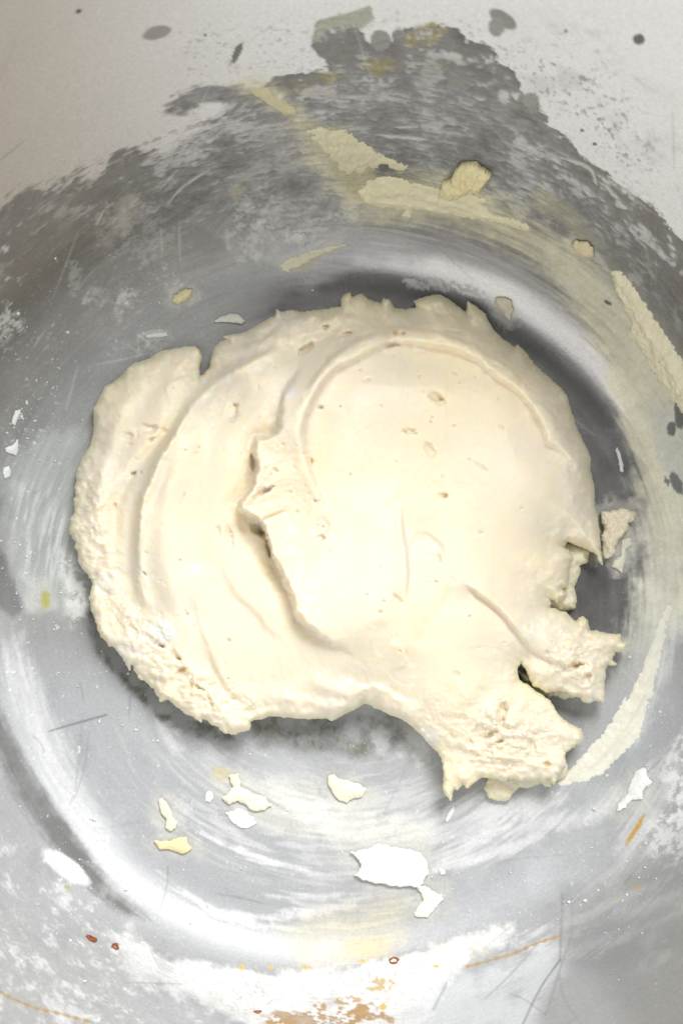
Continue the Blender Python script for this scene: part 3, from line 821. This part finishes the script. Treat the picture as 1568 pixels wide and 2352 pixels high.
def dough_top(x, y, S):
    w_ = np.exp(-((x[:, None] - CP[None, :, 0]) ** 2 + (y[:, None] - CP[None, :, 1]) ** 2) / (2 * 85.0 ** 2)) + 1e-9
    base = (w_ * CP[None, :, 2]).sum(1) / w_.sum(1)
    R = rough_zone(x, y)
    h = base
    # the two long furrows and the three folded bodies
    h = h + ridge(x, y, RID_A, 22, 13)
    h = h + step_line(x, y, [(415, 928), (400, 968), (350, 1028), (300, 1088), (265, 1158), (262, 1230), (270, 1300)], -10, 5, 40, 10)
    h = h + step_line(x, y, RID_A[::-1], 30, 8, 110, 6, .1, 5)
    h = h + ridge(x, y, [(430, 900), (405, 960), (352, 1030), (300, 1095), (268, 1160), (262, 1240)], -14, 13)
    h = h + step_line(x, y, VAL_B[::-1], 58, 5, 90, 26, .13, 6)
    h = h + step_line(x, y, VAL_B[10:20][::-1], 14, 2.5, 30, 8, .1, 6)
    h = h + step_line(x, y, RIM_C[::-1], 34, 6.5, 64, 12, .08, 3.5)
    h = h + ridge(x, y, [(690, 1080), (680, 1000), (700, 920), (745, 850), (810, 795), (900, 762), (1020, 765), (1120, 805), (1210, 870), (1275, 965), (1322, 1080), (1340, 1180)], 20, 30, .12)
    h = h - 16 * np.exp(-((x - 1010) / 190) ** 2 - ((y - 1010) / 200) ** 2)
    # sweeps of the spatula over the left and middle bodies
    h = h + ridge(x, y, [(470, 905), (440, 980), (405, 1060), (385, 1160), (380, 1270), (400, 1380), (450, 1480)], 7, 26) - ridge(x, y, [(560, 860), (510, 960), (465, 1080), (450, 1200), (470, 1330)], 9, 40)
    h = h + ridge(x, y, [(330, 850), (285, 930), (250, 1030), (225, 1130), (225, 1240)], 10, 20) - ridge(x, y, [(385, 840), (330, 930), (290, 1010), (262, 1100)], 7, 22)
    h = h + step_line(x, y, [(380, 880), (440, 862), (465, 868)], 9, 4, 30, 4) + step_line(x, y, [(640, 1330), (600, 1290), (560, 1230), (545, 1180)], -8, 8, 50)
    h = h + ridge(x, y, [(860, 1160), (850, 1260), (850, 1360), (870, 1450)], 7, 34) - ridge(x, y, [(965, 1180), (985, 1290), (980, 1400), (960, 1490)], 6, 28)
    h = h + ridge(x, y, [(700, 1560), (800, 1600), (900, 1640), (980, 1690)], 12, 20) + ridge(x, y, [(600, 1600), (700, 1610), (790, 1625)], 9, 14)
    # rolls of the upper left part, between the furrow and the rim
    h = h + step_line(x, y, [(745, 940), (700, 905), (735, 850), (790, 800), (850, 770), (900, 765)][1:], 24, 5, 45, 10)
    h = h + step_line(x, y, [(790, 756), (740, 775), (715, 790), (700, 798), (672, 800), (650, 790), (648, 765)][::-1], -22, 3, 40, 10)
    h = h + step_line(x, y, [(640, 775), (672, 800), (697, 770), (735, 765), (790, 742)], -16, 3, 28, 8, .1, 3)
    h = h + pit(x, y, 704, 800, 24, 10, -35, 28, .3) + pit(x, y, 744, 752, 14, 7, -20, 30) + pit(x, y, 790, 768, 22, 6, -18, 18)
    h = h + step_line(x, y, [(505, 812), (560, 795), (620, 770), (650, 735), (760, 720), (860, 735)], 20, 5, 45, 8, .12, 6)
    h = h + step_line(x, y, [(800, 760), (880, 752), (980, 760), (1080, 790), (1160, 838), (1230, 905)], 12, 5, 45, 6, .12, 6)
    h = h + step_line(x, y, [(930, 716), (1040, 730), (1120, 790), (1200, 850)], 13, 6, 35, 5, .12, 6)
    h = h + step_line(x, y, [(1214, 928), (1250, 930), (1290, 990)], 9, 4, 30, 3) + pit(x, y, 893, 793, 24, 8, -10, 13)
    # folds on the big lobe
    h = h + step_line(x, y, [(1054, 1336), (1089, 1358), (1134, 1391), (1164, 1421), (1184, 1446), (1214, 1486), (1249, 1511), (1289, 1523), (1316, 1528)], -24, 4, 70, -6, .1, 2.5)
    h = h + step_line(x, y, [(919, 1150), (926, 1236), (934, 1276), (936, 1341), (930, 1391)], 17, 3, 50, 5, .2, 2)
    h = h + step_line(x, y, [(969, 1216), (1014, 1251), (1016, 1280)], -8, 4, 40) + step_line(x, y, [(906, 1471), (924, 1486), (936, 1526)], 9, 3, 30, 3)
    h = h + step_line(x, y, [(784, 1563), (809, 1563), (821, 1576), (859, 1573), (884, 1581), (914, 1601), (950, 1618)], 20, 4, 60, 8, .1, 3)
    h = h + pit(x, y, 914, 1378, 9, 22, -35, 8, .3) + step_line(x, y, [(1110, 1590), (1060, 1620), (1020, 1700)], 8, 14, 70)
    # folds of the middle body
    h = h + step_line(x, y, [(485, 1266), (505, 1296), (525, 1341), (550, 1376), (585, 1406), (615, 1446), (680, 1500)], -10, 9, 70, -2, .2)
    h = h + step_line(x, y, [(442, 1361), (460, 1446), (480, 1496), (500, 1556), (530, 1591)], -7, 5, 50) + step_line(x, y, [(480, 1490), (500, 1545), (540, 1600), (600, 1640)], -9, 4, 40, -2)
    h = h + step_line(x, y, [(345, 1176), (328, 1241), (322, 1306), (345, 1386)], -9, 4, 30) + step_line(x, y, [(400, 1070), (375, 1120), (350, 1180)], -8, 5, 40)
    h = h + pit(x, y, 420, 1145, 4, 24, 20, 5) + pit(x, y, 332, 1318, 3, 9, -40, 10)
    # torn tip over the dark hollow
    h = h + pit(x, y, 592, 1218, 24, 14, 40, 32, .2) + pit(x, y, 616, 1255, 8, 28, -8, 20, 0) + pit(x, y, 580, 1060, 7, 22, 0, 20, 0) + pit(x, y, 600, 1135, 36, 8, -35, 18)
    h = h + step_line(x, y, [(660, 1168), (625, 1180), (600, 1195), (606, 1222)], 16, 3, 26, 6) + pit(x, y, 734, 1238, 14, 9, -30, 12, .3) + step_line(x, y, [(752, 1190), (755, 1215), (735, 1235)], -8, 3, 20)
    # small craters and flakes
    for a in ((1000, 912, 26, 13, 30, 13), (938, 990, 24, 8, 5, 8), (985, 1035, 14, 22, -30, 7), (530, 945, 18, 26, 15, 9), (330, 985, 34, 14, 0, 9), (290, 1000, 16, 10, 0, 8), (525, 1235, 12, 30, -10, 7), (500, 1220, 10, 16, 0, 6),
              (735, 936, 9, 7, 0, 10), (1016, 1138, 14, 7, 10, 10), (1007, 1282, 8, 10, 0, 6), (1100, 1068, 24, 5, 30, 4), (345, 1012, 12, 7, -20, 9), (540, 930, 8, 5, 0, 10), (715, 1060, 5, 10, 0, 8), (306, 1090, 12, 6, -40, 14),
              (265, 1165, 5, 10, 0, 16), (1042, 855, 9, 5, 40, 5), (1215, 1440, 4, 10, 0, 6), (1045, 1550, 14, 10, 0, 4), (1190, 1540, 20, 16, 40, 34), (1150, 1640, 14, 34, 15, 24), (1120, 1690, 24, 8, -30, 16), (1255, 1755, 13, 6, 20, 20),
              (1222, 1715, 9, 16, -10, 16), (1310, 1535, 34, 8, -25, 22), (1345, 1562, 22, 10, -50, 24), (1135, 1710, 26, 5, -30, 12), (415, 1545, 18, 9, -50, 12), (435, 1580, 10, 18, 20, 16), (450, 1575, 22, 6, 30, 14), (480, 1610, 8, 22, -20, 14),
              (240, 1362, 20, 8, 20, 16), (350, 1470, 40, 8, 35, 14), (300, 1440, 16, 6, 30, 10), (400, 1500, 26, 8, 50, 14), (1040, 760, 22, 4, 5, 8), (918, 765, 12, 5, 0, 8)):
        h = h + pit(x, y, *a)
    # tiny open bubbles, clustered
    for a in BUBBLES:
        h = h + pit(x, y, *a)
    # pleats of the torn tongue at lower right
    pm = np.exp(-((x - 1165) / 90) ** 2 - ((y - 1735) / 55) ** 2)
    h = h + pm * 20 * np.abs(f2((x + .25 * y) / 80, (y - .12 * x) / 11, 3, .6, 21))
    pm = np.exp(-((x - 1340) / 80) ** 2 - ((y - 1500) / 60) ** 2)
    h = h + pm * 12 * f2((x * .7 - y * .7) / 60, (y * .7 + x * .7) / 18, 3, .6, 22)
    # flour crust bump, left
    h = h + 10 * np.exp(-((x - 372) / 30) ** 2 - ((y - 1450) / 30) ** 2) * (1 + f2(x / 9, y / 9, 3, .6, 23))
    # surface life
    h = h + (2.2 * f2(x / 120, y / 120, 3, .5, 11) + .7 * f2(x / 15, y / 15, 4, .6, 12)) * (1 - R)
    dr = np.hypot(x - 1150, y - 1350)
    h = h + .9 * f2(dr / 14, np.arctan2(y - 1350, x - 1150) * 5, 3, .6, 13) * (1 - R) * sm(1000, 600, x)
    fl_n = f2(x / 46 + .5 * f2(x / 60, y / 60, 2, .5, 33), y / 34, 3, .5, 32)
    h = h + R * 7 * (sm(-.02, .07, fl_n) + sm(.22, .3, fl_n) + .8 * sm(-.3, -.22, fl_n)) * sm(.15, .6, R)
    h = h + R * (18 * f2(x / 38, y / 38, 5, .66, 14) + 9 * np.abs(f2(x / 12, y / 12, 3, .6, 15)))
    # rim falls away rounded, more steeply on the torn right
    fall = 52 + 44 * np.exp(-((x - 230) ** 2 + (y - 1350) ** 2) / 160 ** 2) + 22 * sm(1000, 700, y)
    k = 1 - np.exp(-(S + .3) / fall)
    e0 = 48 + 28 * sm(1000, 1500, y) + 14 * f2(x / 30, y / 30, 3, .5, 16)
    h = e0 + np.maximum(h - e0, 4) * np.clip(k * 1.05, 0, 1) + 14 * (1 - np.exp(-S / 5.0)) - 14
    return np.maximum(h, 14)


def dough_build(x, y, S):
    h = dough_top(x, y, S)
    hang = 26 + 10 * f2(x / 40, y / 40, 2, .5, 31) + 22 * sm(1150, 1300, x) * sm(1050, 1400, y)
    lift = np.maximum(hang * np.exp(-S / 26.0), 2)
    h = h * 1.22
    top = at_height(x, y, h * UNI)
    bot = at_height(x, y, np.minimum(lift, h - 6) * UNI)
    rB = np.hypot(bot[:, 0], bot[:, 1])
    zb = bowl_height(rB) + 3e-4
    low = bot[:, 2] < zb
    bot[low] = at_height(x[low], y[low], np.minimum(zb[low], (h[low] - 5) * UNI))
    return top, bot


CREAM = np.array([.885, .80, .63])


def dough_tint(x, y, S):
    a = f2(x / 190, y / 190, 3, .5, 41)[:, None]
    b = f2(x / 60, y / 60, 3, .5, 42)[:, None]
    c = CREAM * (1 + .035 * a * np.array([1, 0, -2.6]) + .02 * b)
    c = c * (1 + .03 * sm(20, 0, S)[:, None] * np.array([-1.5, -.5, -3]))      # thin skin is a little greener
    f = lambda cx, cy, s_, k: k * np.exp(-(((x - cx) ** 2 + (y - cy) ** 2) / s_ ** 2) ** 1.5)
    fl_ = f(372, 1450, 30, .95) + f(665, 905, 17, .7) + f(615, 1116, 9, 1) + f(985, 1690, 26, .6) + f(470, 872, 10, .6) + f(240, 1340, 26, .5) + f(290, 1500, 40, .4) + f(620, 1060, 16, .4)
    fl_ = np.clip(fl_ * (.8 + .6 * f2(x / 8, y / 8, 3, .6, 43)), 0, 1)[:, None]
    c = c * (1 - fl_) + np.array([.86, .86, .84]) * fl_
    br = f(907, 765, 6, .8) + f(927, 765, 5, .8) + f(457, 1026, 3, 1) + f(700, 1236, 4, 0) + f(1317, 1527, 7, .7) + f(1256, 1756, 9, .6) + f(420, 1540, 12, .4)
    br = np.clip(br, 0, 1)[:, None]
    return np.clip(c * (1 - br) + np.array([.66, .42, .14]) * br, 0, 1)


me = slab_mesh('dough', out_sd, (140, 650, 1470, 1860), 2.5, dough_build, dough_tint)
dough = link('dough', me, M_DOUGH)
tag(dough, 'large cream coloured lump of soft dough folded in three, filling the bowl floor', 'dough')


def shelf(name, pts, lo, hi, seed):
    p = np.array(pts, float)

    def sd(x, y):
        return poly_sd(x, y, p) + 5 * f2(x / 13, y / 13, 3, .6, seed)

    def build(x, y, S):
        h = lo + (hi - lo) * (1 - np.exp(-S / 14)) + 9 * f2(x / 16, y / 16, 4, .6, seed + 1)
        b = np.maximum(lo * .5 * np.exp(-S / 14), 3)
        return at_height(x, y, np.maximum(h, 8) * UNI), at_height(x, y, b * UNI)
    m_ = slab_mesh(name, sd, (p[:, 0].min() - 12, p[:, 1].min() - 12, p[:, 0].max() + 12, p[:, 1].max() + 12), 2.2, build, dough_tint)
    return link(name, m_, M_DOUGH, dough)


shelf('torn_underside', SHELF, 24, 50, 51)
shelf('torn_underside', SHELF2, 18, 38, 53)
shelf('torn_underside', SHELF3, 20, 40, 55)

#@@BITS
# ------------------------------------------------------------------ loose pieces lying on the bowl
def chip(name, pts, label, cat, thick=9, lift=0.0, color=CREAM, seed=1, rough=3.0, bumpy=3.0, edge=.35, mat=None, group=None, step=1.6, streak=None, rnd=10.0):
    bedded = mat is not None
    rnd = 26.0 if bedded else rnd
    p = np.array(pts, float)

    def sd(x, y):
        return poly_sd(x, y, p) + rough * f2(x / 9, y / 9, 3, .6, seed)

    def build(x, y, S):
        Pb, Nb = on_bowl(x, y)
        h = thick * (edge + (1 - edge) * (1 - np.exp(-S / rnd))) + bumpy * f2(x / 13, y / 13, 4, .6, seed + 5) * (1 - np.exp(-S / 5))
        if streak is not None:
            d, s, t_ = line_dist(x, y, smooth_line(streak))
            hh = 1.3 * f2((s * d + 60) / 17, t_ * 5, 3, .5, seed + 9)
            h = h + bumpy * hh * (1 - np.exp(-S / 6))
        h = np.maximum(h, 2.0)
        if bedded:
            h = thick * (.06 + (1 - np.exp(-S / rnd))) + bumpy * (f2(x / 13, y / 13, 4, .6, seed + 5) + (hh if streak is not None else 0)) * (1 - np.exp(-S / 9))
            h = np.maximum(h, .4)
            return Pb + Nb * (h * UNI)[:, None], Pb - Nb * (2.5 * UNI)
        b = .6 + lift * np.exp(-S / 9)
        return Pb + Nb * ((h + lift * .6) * UNI)[:, None], Pb + Nb * (np.minimum(b, h + lift * .6 - .8) * UNI)[:, None]

    def tint(x, y, S):
        c = np.array(color) * (1 + .05 * f2(x / 20, y / 20, 3, .5, seed + 3))[:, None]
        return np.clip(c, 0, 1)
    m_ = slab_mesh(name, sd, (p[:, 0].min() - 10, p[:, 1].min() - 10, p[:, 0].max() + 10, p[:, 1].max() + 10), step, build, tint)
    return tag(link(name, m_, mat or M_CRUMB), label, cat, group)


YEL = (.78, .70, .42)
WHT = (.86, .86, .84)
PAL = (.80, .78, .66)
G1 = 'loose dough scraps in the bowl'
chip('dough_scrap', [(1378, 1178), (1400, 1173), (1440, 1171), (1457, 1180), (1452, 1196), (1440, 1203), (1440, 1215), (1428, 1232), (1411, 1250), (1411, 1273), (1391, 1284), (1381, 1281), (1376, 1240), (1382, 1210)],
     'ragged cream scrap sticking out at the right edge of the dough, above the notch', 'dough scrap', 34, 12, CREAM, 61, 6, 9, .5, group=G1)
chip('dough_scrap', [(1425, 1240), (1445, 1232), (1452, 1250), (1436, 1262), (1434, 1290), (1426, 1318), (1418, 1308), (1402, 1302), (1410, 1282), (1424, 1276)],
     'small crumbly pale scrap just right of the ragged scrap at the dough edge', 'dough scrap', 12, 2, PAL, 62, 3, 4, group=G1)
chip('dough_scrap', [(1135, 690), (1140, 682), (1160, 681), (1172, 690), (1178, 712), (1170, 736), (1158, 728), (1150, 712), (1140, 706)],
     'small pale scrap stuck on the dark metal above the upper right of the dough', 'dough scrap', 14, 3, (.72, .68, .54), 63, 3, 4, group=G1)
chip('dough_scrap', [(395, 690), (400, 678), (412, 668), (428, 662), (441, 664), (438, 680), (425, 690), (410, 698)],
     'yellowish oval scrap alone on the grey wall, upper left of the dough', 'dough scrap', 18, 5, YEL, 64, 2, 3, group=G1)
chip('dough_scrap', [(488, 742), (505, 728), (530, 721), (550, 724), (565, 738), (556, 746), (548, 744), (530, 742), (510, 740)],
     'thin translucent scrap curling just above the top left edge of the dough', 'dough scrap', 8, 4, (.66, .66, .58), 65, 2, 2, group=G1)
chip('dough_scrap', [(1010, 440), (1018, 410), (1040, 402), (1048, 380), (1070, 366), (1095, 366), (1108, 378), (1132, 392), (1118, 408), (1110, 424), (1104, 436), (1092, 428), (1060, 440), (1040, 448), (1022, 438)],
     'lumpy yellow scrap on top of the butter smear on the far wall', 'dough scrap', 30, 4, YEL, 66, 4, 11, .5, group=G1)
chip('dough_scrap', [(1312, 556), (1325, 549), (1350, 553), (1364, 566), (1364, 584), (1345, 588), (1325, 576)],
     'small yellowish scrap on the right side of the far wall smear', 'dough scrap', 16, 3, (.70, .62, .42), 67, 3, 5, group=G1)
chip('dough_scrap', [(752, 1782), (768, 1776), (775, 1788), (800, 1792), (826, 1800), (842, 1812), (832, 1830), (812, 1832), (796, 1842), (778, 1838), (762, 1818), (752, 1802)],
     'flat cream scrap lying on the floor right below the middle of the dough', 'dough scrap', 12, 5, (.86, .81, .64), 68, 2.5, 3, group=G1)
chip('dough_scrap', [(524, 1780), (548, 1775), (554, 1806), (580, 1820), (610, 1832), (624, 1850), (600, 1862), (580, 1864), (566, 1848), (548, 1840), (524, 1846), (512, 1832), (536, 1808)],
     'ragged cream scrap with an upturned corner, left of the flat floor scrap', 'dough scrap', 12, 6, (.86, .81, .66), 69, 4, 4, group=G1)
chip('dough_scrap', [(364, 1836), (372, 1832), (382, 1840), (392, 1856), (396, 1876), (408, 1886), (404, 1902), (392, 1909), (382, 1902), (382, 1880), (372, 1868)],
     'narrow cream scrap standing upright at lower left, above the yellow one', 'dough scrap', 10, 5, (.86, .80, .62), 70, 2, 2, group=G1)
chip('dough_scrap', [(352, 1928), (370, 1932), (392, 1930), (412, 1923), (430, 1922), (432, 1936), (442, 1946), (434, 1956), (418, 1960), (396, 1952), (368, 1950)],
     'small bright yellow scrap lying flat at lower left of the floor', 'dough scrap', 10, 5, (.86, .74, .42), 71, 2.5, 2, group=G1)
chip('flour_lump', [(806, 1956), (840, 1950), (870, 1936), (900, 1944), (935, 1948), (964, 1958), (980, 1976), (982, 2006), (970, 2022), (962, 2036), (930, 2034), (900, 2035), (870, 2028), (832, 2020), (815, 2008), (830, 1992), (824, 1974)],
     'big pure white flat lump on the floor under the dough, near the bottom', 'lump of flour', 15, 7, (.88, .88, .87), 72, 4, 3, .5)
chip('flour_lump', [(956, 2036), (976, 2032), (990, 2046), (1012, 2052), (1017, 2066), (1008, 2076), (996, 2090), (984, 2108), (962, 2108), (948, 2104), (958, 2086), (970, 2068), (966, 2052)],
     'small white tail curling below the big white lump, tinged with tan', 'lump of flour', 9, 3, (.85, .83, .74), 73, 4, 3)
chip('flour_lump', [(472, 1822), (480, 1814), (490, 1820), (492, 1832), (482, 1844), (472, 1840)], 'little white lump beside the ragged scrap with an upturned corner', 'lump of flour', 7, 2, WHT, 74, 2, 1)
chip('flour_lump', [(520, 1866), (548, 1858), (570, 1864), (590, 1890), (568, 1904), (546, 1900), (530, 1884)], 'white smudge of flour directly below the ragged scrap', 'lump of flour', 6, 1, WHT, 75, 5, 2)
chip('flour_lump', [(1452, 1790), (1462, 1770), (1480, 1762), (1488, 1786), (1498, 1798), (1474, 1818), (1476, 1836), (1452, 1838), (1432, 1858), (1412, 1872), (1420, 1848), (1440, 1824), (1444, 1806)],
     'ragged white lump on the lower right wall, above the brown drip', 'lump of flour', 10, 2, WHT, 76, 4, 4)
chip('flour_lump', [(1022, 1882), (1030, 1864), (1042, 1850), (1043, 1864), (1034, 1880), (1024, 1890)], 'thin white sliver below the hanging tip of the dough', 'lump of flour', 6, 2, WHT, 77, 1, 1)
chip('flour_lump', [(28, 958), (34, 944), (48, 938), (47, 950), (42, 962), (34, 976), (26, 972)], 'white fleck at far left, topmost of three in a column', 'lump of flour', 7, 2, WHT, 78, 2, 1)
chip('flour_lump', [(10, 1028), (22, 1024), (32, 1020), (40, 1008), (42, 1030), (38, 1048), (26, 1042), (14, 1038)], 'white fleck at far left, middle of three in a column', 'lump of flour', 8, 2, WHT, 79, 2, 1)
chip('flour_lump', [(8, 1074), (20, 1070), (26, 1080), (24, 1094), (12, 1098), (6, 1088)], 'white fleck at far left, lowest of three in a column', 'lump of flour', 7, 2, WHT, 80, 2, 1)
chip('flour_lump', [(1006, 1996), (1012, 1994), (1023, 2000), (1022, 2008), (1012, 2010)], 'tiny round white lump just right of the big white lump', 'lump of flour', 7, 1, WHT, 81, 1, 1)
chip('flour_lump', [(1416, 1026), (1424, 1042), (1430, 1066), (1430, 1084), (1422, 1082), (1420, 1056), (1412, 1036)], 'thin white vertical sliver on the dark metal right of the dough', 'lump of flour', 6, 1, (.78, .77, .72), 82, 2, 1)
chip('flour_lump', [(664, 545), (672, 534), (700, 534), (706, 548), (690, 558), (672, 556)], 'pale crusty lump on the wall above the top of the dough', 'lump of flour', 7, 1, (.60, .60, .58), 83, 4, 4)
chip('flour_lump', [(334, 768), (350, 764), (384, 762), (386, 774), (360, 776), (336, 778)], 'thin pale flake lying above the left body of the dough', 'lump of flour', 8, 2, (.72, .72, .66), 84, 2, 2)
# thick smears along the wall
chip('butter_smear', [(816, 440), (842, 416), (880, 404), (930, 412), (1008, 436), (1040, 446), (1090, 450), (1132, 462), (1100, 470), (1150, 496), (1190, 504), (1240, 536), (1206, 530), (1130, 510), (1050, 496), (1000, 488), (950, 482),
                      (942, 500), (920, 500), (930, 480), (880, 478), (840, 466)],
     'thick yellow butter smear across the far wall above the dough', 'butter smear', 9, 1, (.80, .75, .53), 91, 5, 5, .3, M_SMEAR, step=2.2, streak=[(816, 430), (1000, 460), (1240, 540)])
chip('butter_smear', [(1400, 622), (1412, 618), (1432, 634), (1460, 668), (1490, 712), (1520, 758), (1552, 808), (1590, 858), (1640, 960), (1600, 1000), (1552, 930), (1520, 880), (1490, 840), (1470, 800), (1440, 770), (1452, 740), (1424, 690), (1408, 650)],
     'thick cream butter smear running down the upper right wall', 'butter smear', 16, 1, (.82, .77, .57), 92, 7, 7, .4, M_SMEAR, step=2.2, streak=[(1400, 622), (1490, 760), (1620, 960)])
chip('butter_smear', [(1290, 1808), (1276, 1800), (1310, 1760), (1350, 1720), (1400, 1660), (1440, 1592), (1436, 1610), (1470, 1540), (1496, 1470), (1530, 1380), (1545, 1400), (1520, 1500), (1498, 1600), (1480, 1650), (1470, 1690), (1430, 1730), (1380, 1780), (1330, 1800)],
     'pale cream butter smear curving round the lower right of the bowl', 'butter smear', 7, 1, (.84, .82, .70), 93, 6, 3, .3, M_SMEAR, step=2.2, streak=[(1290, 1800), (1440, 1620), (1540, 1380)])
chip('butter_smear', [(640, 612), (660, 596), (700, 580), (752, 566), (800, 560), (770, 574), (720, 592), (690, 610), (660, 624)],
     'short dull yellow smear on the wall just above the top of the dough', 'butter smear', 5, 1, (.66, .63, .48), 94, 5, 3, .3, M_SMEAR, step=2.0)
chip('butter_smear', [(568, 198), (600, 190), (640, 222), (684, 252), (680, 268), (650, 262), (620, 240), (590, 222)],
     'dim yellow smear at the peak of the dark patch on the far wall', 'butter smear', 7, 1, (.62, .58, .38), 95, 5, 3, .3, M_SMEAR, step=2.0)
chip('butter_smear', [(700, 300), (740, 290), (800, 300), (850, 340), (900, 366), (940, 380), (920, 392), (880, 380), (830, 400), (800, 410), (760, 370)],
     'patchy olive yellow smear left of the lumpy scrap on the far wall', 'butter smear', 6, 1, (.70, .66, .47), 96, 9, 5, .3, M_SMEAR, step=2.2)


# seeds: small rings with a pinched shape
def seed_ring(x, y, a, b, ang, label):
    P0, N0 = on_bowl(np.array([float(x)]), np.array([float(y)]))
    P1, _ = on_bowl(np.array([x + 10.0]), np.array([float(y)]))
    n = Vector(N0[0])
    ex = (Vector(P1[0]) - Vector(P0[0]))
    sc1 = ex.length / 10
    ex.normalize()
    ey = n.cross(ex)
    co, f = [], []
    for i in range(28):
        t0 = 2 * math.pi * i / 28
        rad = 1 + .12 * math.sin(2 * t0 + x) + .06 * math.sin(5 * t0)
        cx, cy = a * math.cos(t0) * rad, b * math.sin(t0) * rad
        tub = 2.6 + .7 * math.sin(3 * t0)
        for j in range(8):
            q = 2 * math.pi * j / 8
            k = 1 + tub * math.cos(q) / max(math.hypot(cx, cy), 1)
            u, v = cx * k, cy * k
            ca, sa = math.cos(ang), math.sin(ang)
            co.append(Vector(P0[0]) + (ex * (u * ca - v * sa) + ey * (u * sa + v * ca)) * sc1 + n * (2.2 + tub * math.sin(q)) * sc1)
            f += [i * 8 + j, ((i + 1) % 28) * 8 + j, ((i + 1) % 28) * 8 + (j + 1) % 8, i * 8 + (j + 1) % 8]
    return tag(link('brown_husk', raw_mesh('brown_husk', np.array([tuple(c) for c in co]), f, np.full(len(f) // 4, 4)), mk), label, 'husk')


seed_ring(210, 2158, 7, 4, -.5, 'tiny brown ring-shaped husk at lower left, the left one of a pair')
seed_ring(264, 2176, 6, 5.5, .4, 'tiny brown ring-shaped husk at lower left, the right one of a pair')
seed_ring(904, 2207, 10, 6, 0, 'reddish brown ring-shaped husk on the white flour at bottom centre')
seed_ring(591, 2327, 7, 4, .1, 'small brown ring-shaped husk on the bottom edge left of the scorched patch')

# flour specks: countless, one mesh
ico = []
ph = (1 + 5 ** .5) / 2
vi = np.array([(-1, ph, 0), (1, ph, 0), (-1, -ph, 0), (1, -ph, 0), (0, -1, ph), (0, 1, ph), (0, -1, -ph), (0, 1, -ph), (ph, 0, -1), (ph, 0, 1), (-ph, 0, -1), (-ph, 0, 1)]) / 1.9
fi = np.array([(0, 11, 5), (0, 5, 1), (0, 1, 7), (0, 7, 10), (0, 10, 11), (1, 5, 9), (5, 11, 4), (11, 10, 2), (10, 7, 6), (7, 1, 8), (3, 9, 4), (3, 4, 2), (3, 2, 6), (3, 6, 8), (3, 8, 9), (4, 9, 5), (2, 4, 11), (6, 2, 10), (8, 6, 7), (9, 8, 1)])
pts = []
for cx, cy, sx, sy, n, big in ((55, 1000, 22, 90, 70, 3.2), (125, 950, 10, 110, 40, 2.6), (215, 1000, 5, 50, 0, 2), (110, 880, 40, 120, 30, 2.4), (60, 1290, 30, 80, 50, 2.6), (170, 1340, 30, 80, 90, 3.4),
                               (260, 1440, 30, 60, 30, 2.6), (60, 1400, 20, 60, 50, 2.2), (300, 1600, 90, 90, 35, 3.4), (330, 740, 40, 50, 40, 2.6), (500, 1850, 180, 90, 45, 2.8), (1100, 1900, 180, 80, 60, 3.0),
                               (1200, 2060, 130, 60, 70, 2.8), (1500, 1850, 60, 120, 120, 3.0), (130, 2050, 110, 100, 90, 3.4), (700, 1930, 200, 70, 60, 2.4), (1400, 1300, 40, 120, 25, 2.0), (480, 2040, 120, 60, 20, 3.4),
                               (260, 2160, 90, 60, 50, 3), (1370, 2050, 80, 70, 60, 2.4), (1460, 1640, 60, 80, 30, 2.6)):
    q = rng.normal(size=(n, 2)) * (sx, sy) + (cx, cy)
    s = big * np.exp(rng.normal(size=n) * .45) * .8
    pts.append(np.column_stack([q, s]))
pts.append(np.array([(155, 762, 6), (1012, 2000, 0.1), (1420, 2251, 5), (566, 1700, 5), (316, 673, 0.1), (245, 1542, 5), (1357, 1245, .1), (1353, 1069, 3), (718, 667, 6), (282, 1665, 5), (276, 1650, 4), (312, 1676, 5), (352, 1700, 5), (363, 1702, 5), (210, 1881, 6), (218, 1882, 7)]))
pts = np.vstack(pts)
keep = (pts[:, 2] > 1) & (poly_sd(pts[:, 0], pts[:, 1], np.array(OUT, float)) < -6)
pts = pts[keep]
P0, N0 = on_bowl(pts[:, 0], pts[:, 1])
n = len(pts)
j = 1 + .3 * rng.normal(size=(n, 12, 1))
stretch = np.exp(.25 * rng.normal(size=(n, 1, 3)))
co = P0[:, None, :] + vi[None] * j * stretch * (pts[:, 2] * .62 * UNI)[:, None, None] * .9 + N0[:, None, :] * (pts[:, 2] * .25 * UNI)[:, None, None]
fa = (fi[None] + np.arange(n)[:, None, None] * 12).reshape(-1, 3)
tag(link('flour_specks', raw_mesh('flour_specks', co.reshape(-1, 3), fa.ravel(), np.full(len(fa), 3)), mw), 'fine white specks of flour scattered over the bowl', 'flour', None, 'stuff')
